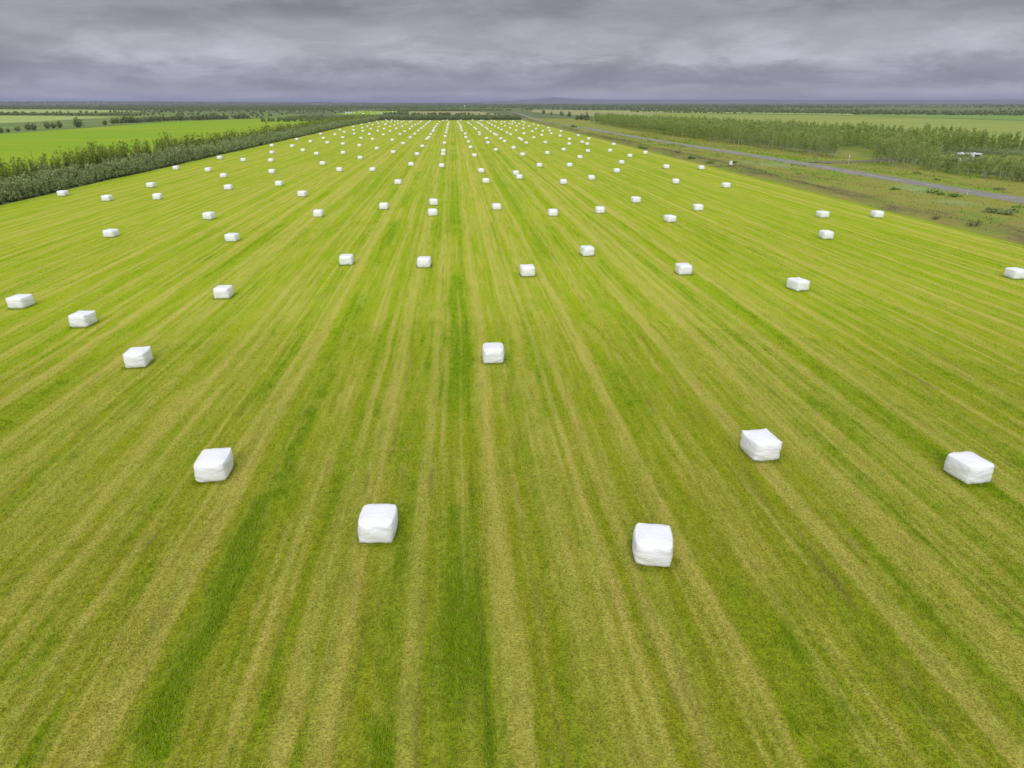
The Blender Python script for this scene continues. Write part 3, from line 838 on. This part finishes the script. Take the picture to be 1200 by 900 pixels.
def mesh_of(name, vf, rnd=None):
    return np_mesh(name, vf[0], vf[1], None, None if rnd is None else dict(rnd=rnd))


def scatter(name, temps, pts, scl, mat, z0=0.0, zs=None, squash=None):
    """many small plants as ONE mesh (only for a mass nobody could count)"""
    vs, fs, rn, o = [], [], [], 0
    pts = np.asarray(pts); scl = np.asarray(scl)
    pick = RNG.integers(0, len(temps), len(pts)); rot = RNG.random(len(pts)) * 6.283
    for k, (v, f, r) in enumerate(temps):
        idx = np.where(pick == k)[0]
        if not len(idx): continue
        c, s = np.cos(rot[idx])[:, None], np.sin(rot[idx])[:, None]
        sc = scl[idx][:, None]
        x = (v[None, :, 0] * c - v[None, :, 1] * s) * sc + pts[idx, 0][:, None]
        y = (v[None, :, 0] * s + v[None, :, 1] * c) * sc + pts[idx, 1][:, None]
        z = v[None, :, 2] * sc + (z0 if zs is None else zs[idx][:, None])
        vs.append(np.stack([x, y, z], -1).reshape(-1, 3))
        fs.append((f[None] + (np.arange(len(idx)) * len(v))[:, None, None] + o).reshape(-1, f.shape[1])); o += len(idx) * len(v)
        tone = RNG.random(len(idx))[:, None]
        rn.append((.55 * r[None, :] + .45 * tone).ravel())
    me = np_mesh(name, np.concatenate(vs), np.concatenate(fs), None, dict(rnd=np.concatenate(rn)))
    return link(name, me, mat)


def plant_kind(name, top_name, stem_name, made, m_leaf, m_stem):
    """variants of a plant as (crown mesh, stem mesh)"""
    out = []
    for fol, st, rnd in made:
        a = mesh_of(top_name, fol, rnd); a.materials.append(m_leaf)
        b = mesh_of(stem_name, st); b.materials.append(m_stem)
        out.append((a, b))
    return out


def put(name, top_name, stem_name, variant, loc, rz, sc, label, cat, group=None):
    e = bpy.data.objects.new(name, None); COL.objects.link(e); e.empty_display_size = .3
    e.location = loc; e.rotation_euler = (0, 0, rz); e.scale = sc
    tag(e, label, cat, group)
    for nm, me in zip((top_name, stem_name), variant):
        c = bpy.data.objects.new(nm, me); COL.objects.link(c); c.parent = e
    return e


willow_made = [shrub(300 + i, 700, 1.3, 2.0, 17, .15, 5) for i in range(6)]
tall_made = [shrub(320 + i, 520, 1.25, 2.7, 16, .16, 7) for i in range(5)]
V_WIL = plant_kind('willow_shrub', 'foliage', 'stems', willow_made, M_WILLOW, M_TWIG)
V_TALL = plant_kind('tall_shrub', 'foliage', 'stems', tall_made, M_ALDER, M_TWIG)


def lean_temp(made, n, grow):
    out = []
    for fol, st, rnd in made:
        k = np.random.default_rng(1).permutation(len(rnd))[:n]
        q = fol[0].reshape(-1, 4, 3)[k]; c = q.mean(1, keepdims=True); q = c + (q - c) * grow
        out.append((q.reshape(-1, 3), np.arange(4 * len(k)).reshape(-1, 4), rnd[k]))
    return out


# left belt: grey willows in front, taller yellow green shrubs behind
def belt(y): return float(left_edge(np.array(y)))


wp, ws, tp_, ts = [], [], [], []
y = 84.0
while y < 690:
    for j, off in enumerate((1.3, 3.3, 5.3, 7.3)):
        X = belt(min(y, 657)) - off - random.uniform(-.4, .4); yy = y + random.uniform(-.5, .5); s = random.uniform(.62, 1.25) + .16 * math.sin(y * .21 + j)
        if y < 218:
            put('willow_shrub', 'foliage', 'stems', random.choice(V_WIL), (X, yy, -.05), random.random() * 6.28, (s, s, s * random.uniform(.9, 1.1)),
                'grey green willow shrub in the near stretch of the left belt', 'shrub', 'willow shrubs of the left belt')
        else: wp.append((X, yy)); ws.append(s)
    y += 1.9
y = 82.0
while y < 680:
    den = .62 + .38 * math.sin(y * .11 + 1)
    for off in (10.2, 12.6, 15.0):
        X = belt(min(y, 657)) - off - random.uniform(-.8, .8); yy = y + random.uniform(-.8, .8); s = random.uniform(.6, .95) + .45 * den * random.random() ** 2
        if random.random() > .45 + .5 * den * (1 if off < 12 else .6): continue
        if y < 232:
            put('tall_shrub', 'foliage', 'stems', random.choice(V_TALL), (X, yy, -.05), random.random() * 6.28, (s, s, s * 1.38),
                'tall yellow green shrub with upright shoots behind the grey willows', 'shrub', 'tall shrubs behind the willow belt')
        else: tp_.append((X, yy)); ts.append(s * 1.2)
    y += 2.2
tag(scatter('willow_thicket', lean_temp(willow_made, 190, 1.9), wp, ws, M_WILLOW), 'far stretch of the grey green willow belt along the left field edge', 'shrubs', kind='stuff')
tag(scatter('tall_thicket', lean_temp(tall_made, 190, 1.7), tp_, ts, M_ALDER), 'far stretch of the yellow green shrubs behind the willow belt', 'shrubs', kind='stuff')

# plantation on the right: front line about x = 103, track gap and a clearing
tree_made = [tree(400 + i, 430, .85, 6.2, .15, .26, 24, .06) for i in range(6)]
V_TREE = plant_kind('young_tree', 'crown', 'trunk', tree_made, M_BIRCH, M_BARK)
V_LOW = plant_kind('young_tree', 'crown', 'trunk', [tree(440 + i, 430, .85, 6.2, .15, .12, 24, .05) for i in range(4)], M_BIRCH, M_BARK)
gap = [at(a, b, .3) for a, b in ((950, 193), (1026, 191), (1026, 186), (1002, 175), (984, 175.5), (984, 186.5), (950, 187.5))]
clear = [at(a, b, .3) for a, b in ((1096, 193), (1150, 197), (1215, 200), (1215, 183), (1150, 181.5), (1100, 181))]


def px_of(X, Y):
    fw = X * math.sin(YAW) + Y * math.cos(YAW); rt = X * math.cos(YAW) - Y * math.sin(YAW)
    d = fw * math.cos(PITCH) + CAM_H * math.sin(PITCH); u = fw * math.sin(PITCH) - CAM_H * math.cos(PITCH)
    return 600 + FPX * rt / d, 450 - FPX * u / d



def inside(x, y, poly):
    c = False; j = len(poly) - 1
    for i in range(len(poly)):
        if (poly[i][1] > y) != (poly[j][1] > y) and x < (poly[j][0] - poly[i][0]) * (y - poly[i][1]) / (poly[j][1] - poly[i][1]) + poly[i][0]: c = not c
        j = i
    return c


M_CLEAR = mat_noise('clearing_grass', (.22, .26, .045), (.27, .29, .065), .5, c3=(.17, .22, .035), s3=.15)


def grown(p, k):
    mx, my = sum(a for a, b in p) / len(p), sum(b for a, b in p) / len(p)
    return [(mx + (a - mx) * k, my + (b - my) * k) for a, b in p]


poly_sheet('clearing', grown(clear, 1.3), M_CLEAR, .03); poly_sheet('clearing', grown(gap, 1.7), M_CLEAR, .022)
cand = []
y = 78.0
while y < 560:
    front = float(np.interp(y, [80, 130, 170, 237, 281, 360, 450, 560], [107, 106.5, 102.5, 101.5, 99, 98, 99, 103]))
    back = float(np.interp(y, [80, 130, 200, 300, 420, 560], [178, 176, 170, 165, 150, 120]))
    x = front
    while x < back:
        X, Y = x + random.uniform(-.7, .7), y + random.uniform(-.9, .9)
        if float(fbm(np.array(X / 5.0 + 3), np.array(Y / 6.0 + 9), 2)) < .31 + .08 * random.random(): x += 2.0; continue
        if not inside(X, Y, gap) and not inside(X, Y, clear): cand.append((X, Y, x - front))
        x += 2.3 if x - front < 12 else 3.2
    y += 2.3
# the 300 that show largest: near and at the front edge
cand.sort(key=lambda c: math.hypot(c[0], c[1]) + 4.0 * c[2] + (300 if abs(math.atan2(c[0], c[1]) - YAW) > math.radians(37) else 0))
for (X, Y, d) in cand[:300]:
    s = random.uniform(.62, .96) + .35 * (float(fbm(np.array(X / 9.0 + 60), np.array(Y / 11.0), 2)) - .4)
    qx, qy = px_of(X, Y)
    if qx > 1080 and qy > 189:
        s = random.uniform(.42, .60)
        put('young_tree', 'crown', 'trunk', random.choice(V_LOW), (X, Y, -.03), random.random() * 6.28, (s * 1.9, s * 1.9, s),
            'low grey green young tree in the strip before the caravan clearing', 'tree', 'low young trees before the clearing')
        continue
    put('young_tree', 'crown', 'trunk', random.choice(V_TREE), (X, Y, -.03), random.random() * 6.28, (s * random.uniform(.9, 1.2), s * random.uniform(.9, 1.2), s),
        'slender young tree with pale trunk at the front of the plantation beyond the road', 'tree', 'young trees of the roadside plantation')
rest = cand[300:]
tag(scatter('plantation_wood', lean_temp(tree_made, 170, 1.75), [(a, b) for a, b, c in rest], [random.uniform(.60, .96) + .45 * (float(fbm(np.array(a / 9.0 + 60), np.array(b / 11.0), 2)) - .4) for a, b, c in rest], M_BIRCH),
    'mass of young trees deeper and farther along the roadside plantation', 'wood', kind='stuff')
print('plantation', len(cand))

# single bushes on the verge and by the ditch
bush_made = [shrub(500 + i, 420, 1.0, 1.3, 16, .12) for i in range(3)]
V_BUSH = plant_kind('bush', 'foliage', 'stems', bush_made, M_BUSH, M_TWIG)
V_GREYB = plant_kind('bush', 'foliage', 'stems', [shrub(520, 620, 1.3, 1.3, 22, .13)], M_WILLOW, M_TWIG)
dry = [shrub(530 + i, 170, 1.0, 1.5, 14, .07) for i in range(2)]
V_DRYB = plant_kind('bush', 'foliage', 'stems', dry, M_DRY, M_TWIG)
V_DARKB = plant_kind('bush', 'foliage', 'stems', [shrub(540, 420, 1.1, 1.7, 16, .16)], M_BUSH, M_TWIG)
BUSHES = [(672, 149.5, V_DARKB[0], 2.2, 'bush standing alone at the road edge near the far right field corner'),
          (751, 173, V_BUSH[0], 1.7, 'dark green bush on the ditch edge beside the outermost bales'), (756, 174, V_BUSH[1], 1.3, 'small bush right against the dark green one on the ditch edge'),
          (795, 179.5, V_DRYB[0], 1.5, 'dry grey bush in the brown verge between ditch and road'), (810, 186, V_DARKB[0], 1.2, 'dark bush by the ditch left of the small white post'),
          (832, 191, V_BUSH[2], 1.2, 'green bush in the ditch just left of the white post'), (839, 189.5, V_BUSH[0], .9, 'smaller green bush between its twin and the white post'),
          (861, 190.5, V_DARKB[0], .8, 'low dark bush right of the white post'),
          (931, 195, V_BUSH[0], 1.3, 'bright green bush at the near road edge, left of a pair'), (940, 196, V_BUSH[1], 1.2, 'bright green bush at the near road edge, right of a pair'),
          (950, 198, V_BUSH[2], .7, 'small green bush tucked against the road edge beside the pair'), (986, 203.5, V_BUSH[0], .7, 'tiny green bush at the road edge facing the dirt track'),
          (1030, 212.5, V_BUSH[1], .7, 'small low bush at the near road edge below the plantation'), (1049, 222.5, V_BUSH[2], 1.0, 'green bush on the verge slope below the road'),
          (1093, 226, V_BUSH[0], 1.2, 'leftmost of the green bush cluster below the road'), (1104, 228, V_BUSH[1], 1.0, 'low bush in the middle of the green cluster below the road'),
          (1118, 230.5, V_BUSH[2], 1.3, 'tallest bush of the green cluster below the road'), (1147, 233, V_BUSH[1], .8, 'green bush beside the white road marker post'),
          (1168, 251, V_GREYB[0], 1.7, 'wide grey green willow bush low on the verge at right'), (1180, 249, V_GREYB[0], 1.2, 'smaller grey willow bush touching the wide one'),
          (1196, 245, V_BUSH[0], 1.3, 'bright green bush above the grey willow at the right edge'),
          (1141, 265, V_DRYB[1], 1.2, 'dry leafless bush standing on the ditch bank at right'), (1097, 256, V_DRYB[0], .9, 'small dry bush in the brown ditch'),
          (935, 204, V_BUSH[1], .8, 'low scrub patch on the olive verge beneath the road pair'), (1075, 204, V_DARKB[0], .9, 'dark low bush on the far verge before the plantation'),
          (1098, 211, V_BUSH[2], .9, 'green bush on the far verge left of the plantation edge'), (1170, 222, V_GREYB[0], .9, 'grey bush at the foot of the plantation near the right edge')]
for (px, py, v, s, lab) in BUSHES:
    X, Y = at(px, py, .25)
    put('bush', 'foliage', 'stems', v, (X, Y, .08), random.random() * 6.28, (s * 1.05, s * 1.05, s * .55), lab, 'bush')

# trees along the far side of the green meadow
meadow_made = [shrub(600 + i, 420, 1.9, 4.2, 22, .30) for i in range(3)]
V_MEAD = plant_kind('field_tree', 'crown', 'trunk', meadow_made, M_WOOD, M_BARK)
FT = [(2, 155.5, .75, 'small dark tree at the left end of the row beyond the green meadow'), (10, 155, .6, 'low dark tree second from the left end beyond the meadow'), (21, 153.5, .75, 'small dark tree third from the left end beyond the meadow'),
      (35, 152.5, 1.15, 'ragged tree left of the round pair beyond the meadow'), (40, 152.2, .95, 'small tree leaning on the ragged one beyond the meadow'), (56, 150.6, 1.1, 'left tree of the round pair beyond the green meadow'), (63, 150.2, .9, 'bush like tree between the round pair beyond the meadow'), (70, 149.6, 1.1, 'right tree of the round pair beyond the green meadow'),
      (92, 149.4, 1.6, 'large round dark tree standing alone beyond the green meadow'), (123, 146.4, .9, 'small lone tree right of the large round one beyond the meadow')]
for px, py, s, lab in FT:
    X, Y = at(px, py); put('field_tree', 'crown', 'trunk', random.choice(V_MEAD), (X, Y, -.1), random.random() * 6.28, (s * 1.25, s * 1.25, s), lab, 'tree')
k = 0
for px in list(np.arange(133, 258, 4.6)) + [262, 266, 276, 280, 286, 290]:
    py = float(np.interp(px, [133, 200, 300], [145.0, 141.6, 138.8])) + random.uniform(-.3, .1)
    X, Y = at(px, py); s = random.uniform(.95, 1.5)
    put('field_tree', 'crown', 'trunk', random.choice(V_MEAD), (X, Y, -.1), random.random() * 6.28, (s * 1.3, s * 1.3, s), 'dark tree in the close row along the far edge of the green meadow', 'tree', 'trees along the far meadow edge')
for px, py, s, lab in ((637, 133.6, 1.6, 'round dark tree in the tan field left of the narrow ones'), (658, 135.6, 1.6, 'dark round tree alone in the tan field beyond the road'), (646, 134.6, 1.1, 'thin pale tree between the two round ones beyond the road'),
                       (667, 136.8, 1.5, 'tall thin tree right of the round dark one beyond the road'), (681, 141, 1.7, 'dark tree at the far left end of the plantation'), (687, 141.5, 1.9, 'tall dark tree beside the far end of the plantation'), (676, 141, 1.3, 'low dark tree leading the far end of the plantation'), (700, 140, 1.6, 'separate upright tree just right of the dark ones at the plantation end')):
    X, Y = at(px, py); put('field_tree', 'crown', 'trunk', random.choice(V_MEAD), (X, Y, -.1), random.random() * 6.28, (s, s, s), lab, 'tree')

# far wood: masses of trees between the fields out to a few kilometres
far_made = [shrub(700 + i, 60, 2.8, 4.6, 9, .95) for i in range(4)]
far_t = lean_temp(far_made, 60, 1.0)
polys = [FIELDS[k] for k in FIELDS if k != 'rough_pasture']
lane = [(55, 600), (110, 560), (120, 700), (130, 1000), (160, 1400), (40, 1400), (60, 900)]
FP, FS = [], []


def woods(n, r0, r1, a0, a1, s0, s1, thr, patch):
    for _ in range(n):
        r = math.sqrt(random.uniform(r0 * r0, r1 * r1)); a = YAW + math.radians(random.uniform(a0, a1))
        X, Y = r * math.sin(a), r * math.cos(a)
        if Y < 670 and X > -140: continue
        if any(inside(X, Y, p) for p in polys) or inside(X, Y, lane): continue
        if float(fbm(np.array(X / patch + 500), np.array(Y / patch + 500), 3)) < thr: continue
        FP.append((X, Y)); FS.append(random.uniform(s0, s1))


woods(2600, 720, 1500, -14, 0, .5, .9, .42, 200)
woods(500, 720, 1300, -36, -12, .4, .8, .56, 120)
woods(7000, 1650, 3200, -40, -5, .6, 1.0, .30, 400)
woods(9000, 1250, 3400, -39, 39, .55, 1.1, .40, 420)
woods(6000, 2600, 6500, -39, 39, .8, 1.4, .30, 700)
woods(800, 1000, 1500, 4, 39, .5, .9, .5, 160)
for px in np.arange(740, 1230, 2.6):                              # tree line beyond the olive field
    for q in range(3):
        py = float(np.interp(px, [740, 900, 1050, 1200], [131.3, 132.6, 134.4, 135.6])) - .7 * q + random.uniform(-.5, .3)
        if random.random() < .75:
            FP.append(at(px + random.uniform(-2, 2), py)); FS.append(random.uniform(.55, 1.05))
for px in np.arange(-40, 165, 2.2):                               # hedge between the two pale fields
    for q in range(2):
        FP.append(at(px, float(np.interp(px, [0, 165], [135.0, 136.2 - .6])) - .5 * q + random.uniform(-.3, .3))); FS.append(random.uniform(.4, .85))
tag(scatter('distant_wood', far_t, FP, FS, M_WOOD), 'distant dark woods and tree lines across the plain up to the horizon', 'wood', kind='stuff')

# shelter belt closing the far end of the hayfield
BP, BS = [], []
for _ in range(1100):
    X = random.uniform(-66, 60); Y = random.uniform(662, 720) + .05 * abs(X); BP.append((X, Y)); BS.append(random.uniform(.6, .95))
for _ in range(420):
    X = random.uniform(-150, -62); Y = random.uniform(600, 780); BP.append((X, Y)); BS.append(random.uniform(.5, .8))
tag(scatter('shelter_belt', lean_temp([shrub(720 + i, 120, 1.7, 4.6, 14, .5) for i in range(3)], 110, 1.0), BP, BS, M_WOOD), 'dark belt of trees closing the far end of the hayfield', 'wood', kind='stuff')

# ------------------------------------------------------------------ small built things


def box(bm, c, s, rz=0.0):
    r = bmesh.ops.create_cube(bm, size=1, matrix=Matrix.Translation(c) @ Matrix.Rotation(rz, 4, 'Z') @ Matrix.Diagonal((*s, 1)))
    return r['verts']


def build(name, fn, mat, parent=None, bev=0.0):
    bm = bmesh.new(); fn(bm)
    if bev: bmesh.ops.bevel(bm, geom=bm.edges[:], offset=bev, segments=2, affect='EDGES', profile=.6)
    me = bpy.data.meshes.new(name); bm.to_mesh(me); bm.free()
    return link(name, me, mat, parent)


def cyl(bm, c, r, d, axis='Z', seg=14):
    m = Matrix.Translation(c)
    if axis == 'X': m = m @ Matrix.Rotation(math.pi / 2, 4, 'Y')
    if axis == 'Y': m = m @ Matrix.Rotation(math.pi / 2, 4, 'X')
    bmesh.ops.create_cone(bm, cap_ends=True, segments=seg, radius1=r, radius2=r, depth=d, matrix=m)


def empty(name, loc, rz=0.0):
    e = bpy.data.objects.new(name, None); COL.objects.link(e); e.location = loc; e.rotation_euler = (0, 0, rz); return e


M_VAN = mat_plain('weathered_white_panel', (.56, .57, .57), .6, .2)
# white caravan half hidden in the plantation clearing
cx, cy = at(1133, 190.5, .2)
e = tag(empty('caravan', (cx, cy, 0), math.radians(-22)), 'white caravan half hidden among the trees of the plantation at right', 'caravan')
build('body', lambda b: box(b, (0, 0, 1.55), (5.6, 2.3, 1.9)), M_VAN, e, .22)
for x in (-2.1, -.3, 1.7):
    w_ = build('window', lambda b: box(b, (x, -1.165, 1.85), (1.1, .05, .62)), M_DARKGLASS, e, .01)
    build('frame', lambda b: [box(b, (x, -1.17, 1.85 + s * .345), (1.26, .06, .07)) for s in (-1, 1)] + [box(b, (x + s * .59, -1.17, 1.85), (.07, .06, .62)) for s in (-1, 1)], M_GREY, w_)
d_ = build('door', lambda b: box(b, (.72, -1.165, 1.42), (.62, .04, 1.6)), M_WHITE, e, .01)
build('handle', lambda b: box(b, (.5, -1.2, 1.4), (.12, .04, .04)), M_GREY, d_)
for s in (-1, 1):
    wh = build('wheel', lambda b: cyl(b, (-.3, s * 1.02, .34), .34, .2, 'Y'), M_RUBBER, e)
    build('rim', lambda b: cyl(b, (-.3, s * 1.13, .34), .19, .03, 'Y'), M_GREY, wh)
build('drawbar', lambda b: [box(b, (3.75, s * .3, .5), (1.3, .08, .1), -s * .42) for s in (-1, 1)], M_GREY, e)
build('roof_vent', lambda b: [box(b, (q_, 0, 2.6), (.5, .5, .12)) for q_ in (-1.6, 1.2)], M_WHITE, e)
cx2, cy2 = at(1116, 188.5, .2)
e2 = tag(empty('utility_trailer', (cx2, cy2, 0), math.radians(15)), 'small white box trailer left of the caravan in the trees', 'trailer')
build('body', lambda b: box(b, (0, 0, 1.2), (1.9, 1.3, 1.2)), M_VAN, e2, .06)
for s in (-1, 1):
    build('wheel', lambda b: cyl(b, (0, s * .86, .32), .32, .2, 'Y'), M_RUBBER, e2)
build('drawbar', lambda b: box(b, (1.9, 0, .5), (1.4, .1, .1)), M_GREY, e2)

# road marker posts, slats with a reflector
for px, py, lab, hh in ((994, 192.5, 'tall pale road sign post at the mouth of the dirt track', 2.3), (1133, 229.0, 'white road marker post on the near edge of the road', 1.0), (934, 181.5, 'thin grey post on the far verge left of the dirt track', 1.6)):
    x_, y_ = at(px, py, .4)
    p_ = tag(empty('marker_post', (x_, y_, .3)), lab, 'post')
    build('post', lambda b: box(b, (0, 0, hh / 2), (.09, .07, hh)), M_VAN if hh != 1.6 else M_GREY, p_, .015)
    build('reflector', lambda b: box(b, (0, -.06, hh - .22), (.09, .02, .2)), M_GREY, p_)
    if hh > 2: build('sign_panel', lambda b: box(b, (0, -.07, hh - .3), (.22, .03, .26)), M_WHITE, p_, .008)
x_, y_ = at(856, 195.2, .2)
p_ = tag(empty('meter_box', (x_, y_, .1)), 'small white meter box on a dark foot in the ditch', 'meter box')
build('body', lambda b: box(b, (0, 0, .95), (.65, .4, .9)), M_WHITE, p_, .03)
build('lid', lambda b: box(b, (0, 0, 1.43), (.72, .47, .07)), M_GREY, p_, .01)
build('foot', lambda b: box(b, (0, 0, .25), (.4, .3, .52)), M_TWIG, p_)
x_, y_ = at(1130, 187, .2)

# white farmhouse far out on the plain
x_, y_ = at(545, 124.8)
fh = tag(empty('farmhouse', (x_, y_, 0), math.radians(8)), 'white farmhouse far off on the plain beyond the end of the field', 'house')
fh.scale = (.42, .42, .42)


def gable(b):
    w, d, h, r = 10, 8, 5.5, 3.2
    v = [b.verts.new(p) for p in ((-w, -d, h), (w, -d, h), (w, d, h), (-w, d, h), (-w, 0, h + r), (w, 0, h + r))]
    for f in ((0, 1, 5, 4), (2, 3, 4, 5), (3, 0, 4), (1, 2, 5), (3, 2, 1, 0)): b.faces.new([v[i] for i in f])


build('wall', lambda b: box(b, (0, 0, 2.75), (19.4, 15.4, 5.5)), M_WHITE, fh)
build('roof', gable, M_WHITE, fh)
for x in (-6, -2, 2, 6): build('window', lambda b: box(b, (x, -7.72, 3), (1.6, .1, 1.6)), M_DARKGLASS, fh)

# ------------------------------------------------------------------ hills on the horizon
def ridge(name, dist, a0, a1, hmax, seed, depth, prof):
    n = 160; aa = np.radians(np.linspace(a0, a1, n)) + YAW
    t = np.linspace(0, 1, n)
    h = hmax * np.interp(t, [p[0] for p in prof], [p[1] for p in prof]) * (.82 + .36 * fbm(t * 22 + seed, t * 0 + seed, 4))
    rs = np.array([0, .18, .4, .6, .8, 1.0]); hs = np.array([0, .55, .95, 1.0, .6, 0])
    v = []
    for i in range(len(rs)):
        rr = dist + depth * rs[i]
        v.append(np.stack([rr * np.sin(aa), rr * np.cos(aa), h * hs[i] * (.9 + .2 * fbm(t * 40 + i * 9, t * 0 + i, 3)) - .5], -1))
    v = np.stack(v).reshape(-1, 3)
    return tag(link(name, np_mesh(name, v, grid_faces(len(rs), n)), M_HILL, smooth=True), kind='structure')


M_HILL = mat_noise('heath_and_scrub_hill', (.10, .11, .07), (.14, .15, .09), .004, c3=(.16, .15, .12), s3=.001)
ridge('hills', 11500, -6, 46, 68, 3, 3000, [(0, 0), (.10, .45), (.15, .95), (.175, 1.3), (.21, .95), (.27, .78), (.45, .8), (.7, .82), (1, .85)])
ridge('low_hills', 4800, -48, -1, 20, 8, 1500, [(0, 1), (.5, .95), (.75, .7), (.95, .4), (1, 0)])

# trees clothing the low hills
hv = []
for _ in range(2600):
    r = random.uniform(4800, 6200); a = YAW + math.radians(random.uniform(-40, -2)); hv.append((r * math.sin(a), r * math.cos(a)))
tt_ = np.array([(math.hypot(*p) - 4800) / 1500 for p in hv])
ta = np.array([(math.degrees(math.atan2(p[0], p[1]) - YAW) + 48) / 47 for p in hv])
zs = np.interp(tt_, [0, .18, .4, .6, .8, 1], [0, .55, .95, 1, .6, 0]) * 18 * np.interp(ta, [0, .5, .75, .95, 1], [1, .95, .7, .4, 0])
tag(scatter('hill_wood', far_t, hv, [random.uniform(.9, 1.4) for _ in hv], M_WOOD, zs=zs - 1), 'dark wood covering the low rise on the left horizon', 'wood', kind='stuff')

# ------------------------------------------------------------------ air
HAZE = 1
if HAZE:
    t = NT('pale_haze'); t.n.remove(t.bsdf)
    v = t.new('ShaderNodeVolumePrincipled')
    v.inputs['Color'].default_value = (.55, .59, .88, 1); v.inputs['Density'].default_value = 8.0e-5; v.inputs['Anisotropy'].default_value = .2
    t.l(v.outputs[0], t.out.inputs['Volume'])
    bm = bmesh.new(); bmesh.ops.create_cube(bm, size=1, matrix=Matrix.Translation((0, 0, 42)) @ Matrix.Diagonal((97000, 97000, 88, 1)))
    me = bpy.data.meshes.new('haze'); bm.to_mesh(me); bm.free()
    tag(link('haze', me, t.m), kind='stuff')

S.render.engine = 'CYCLES'
S.cycles.use_denoising = True; S.cycles.denoising_prefilter = 'NONE'
S.cycles.max_bounces = 6; S.cycles.diffuse_bounces = 3; S.cycles.transmission_bounces = 4; S.cycles.volume_bounces = 0
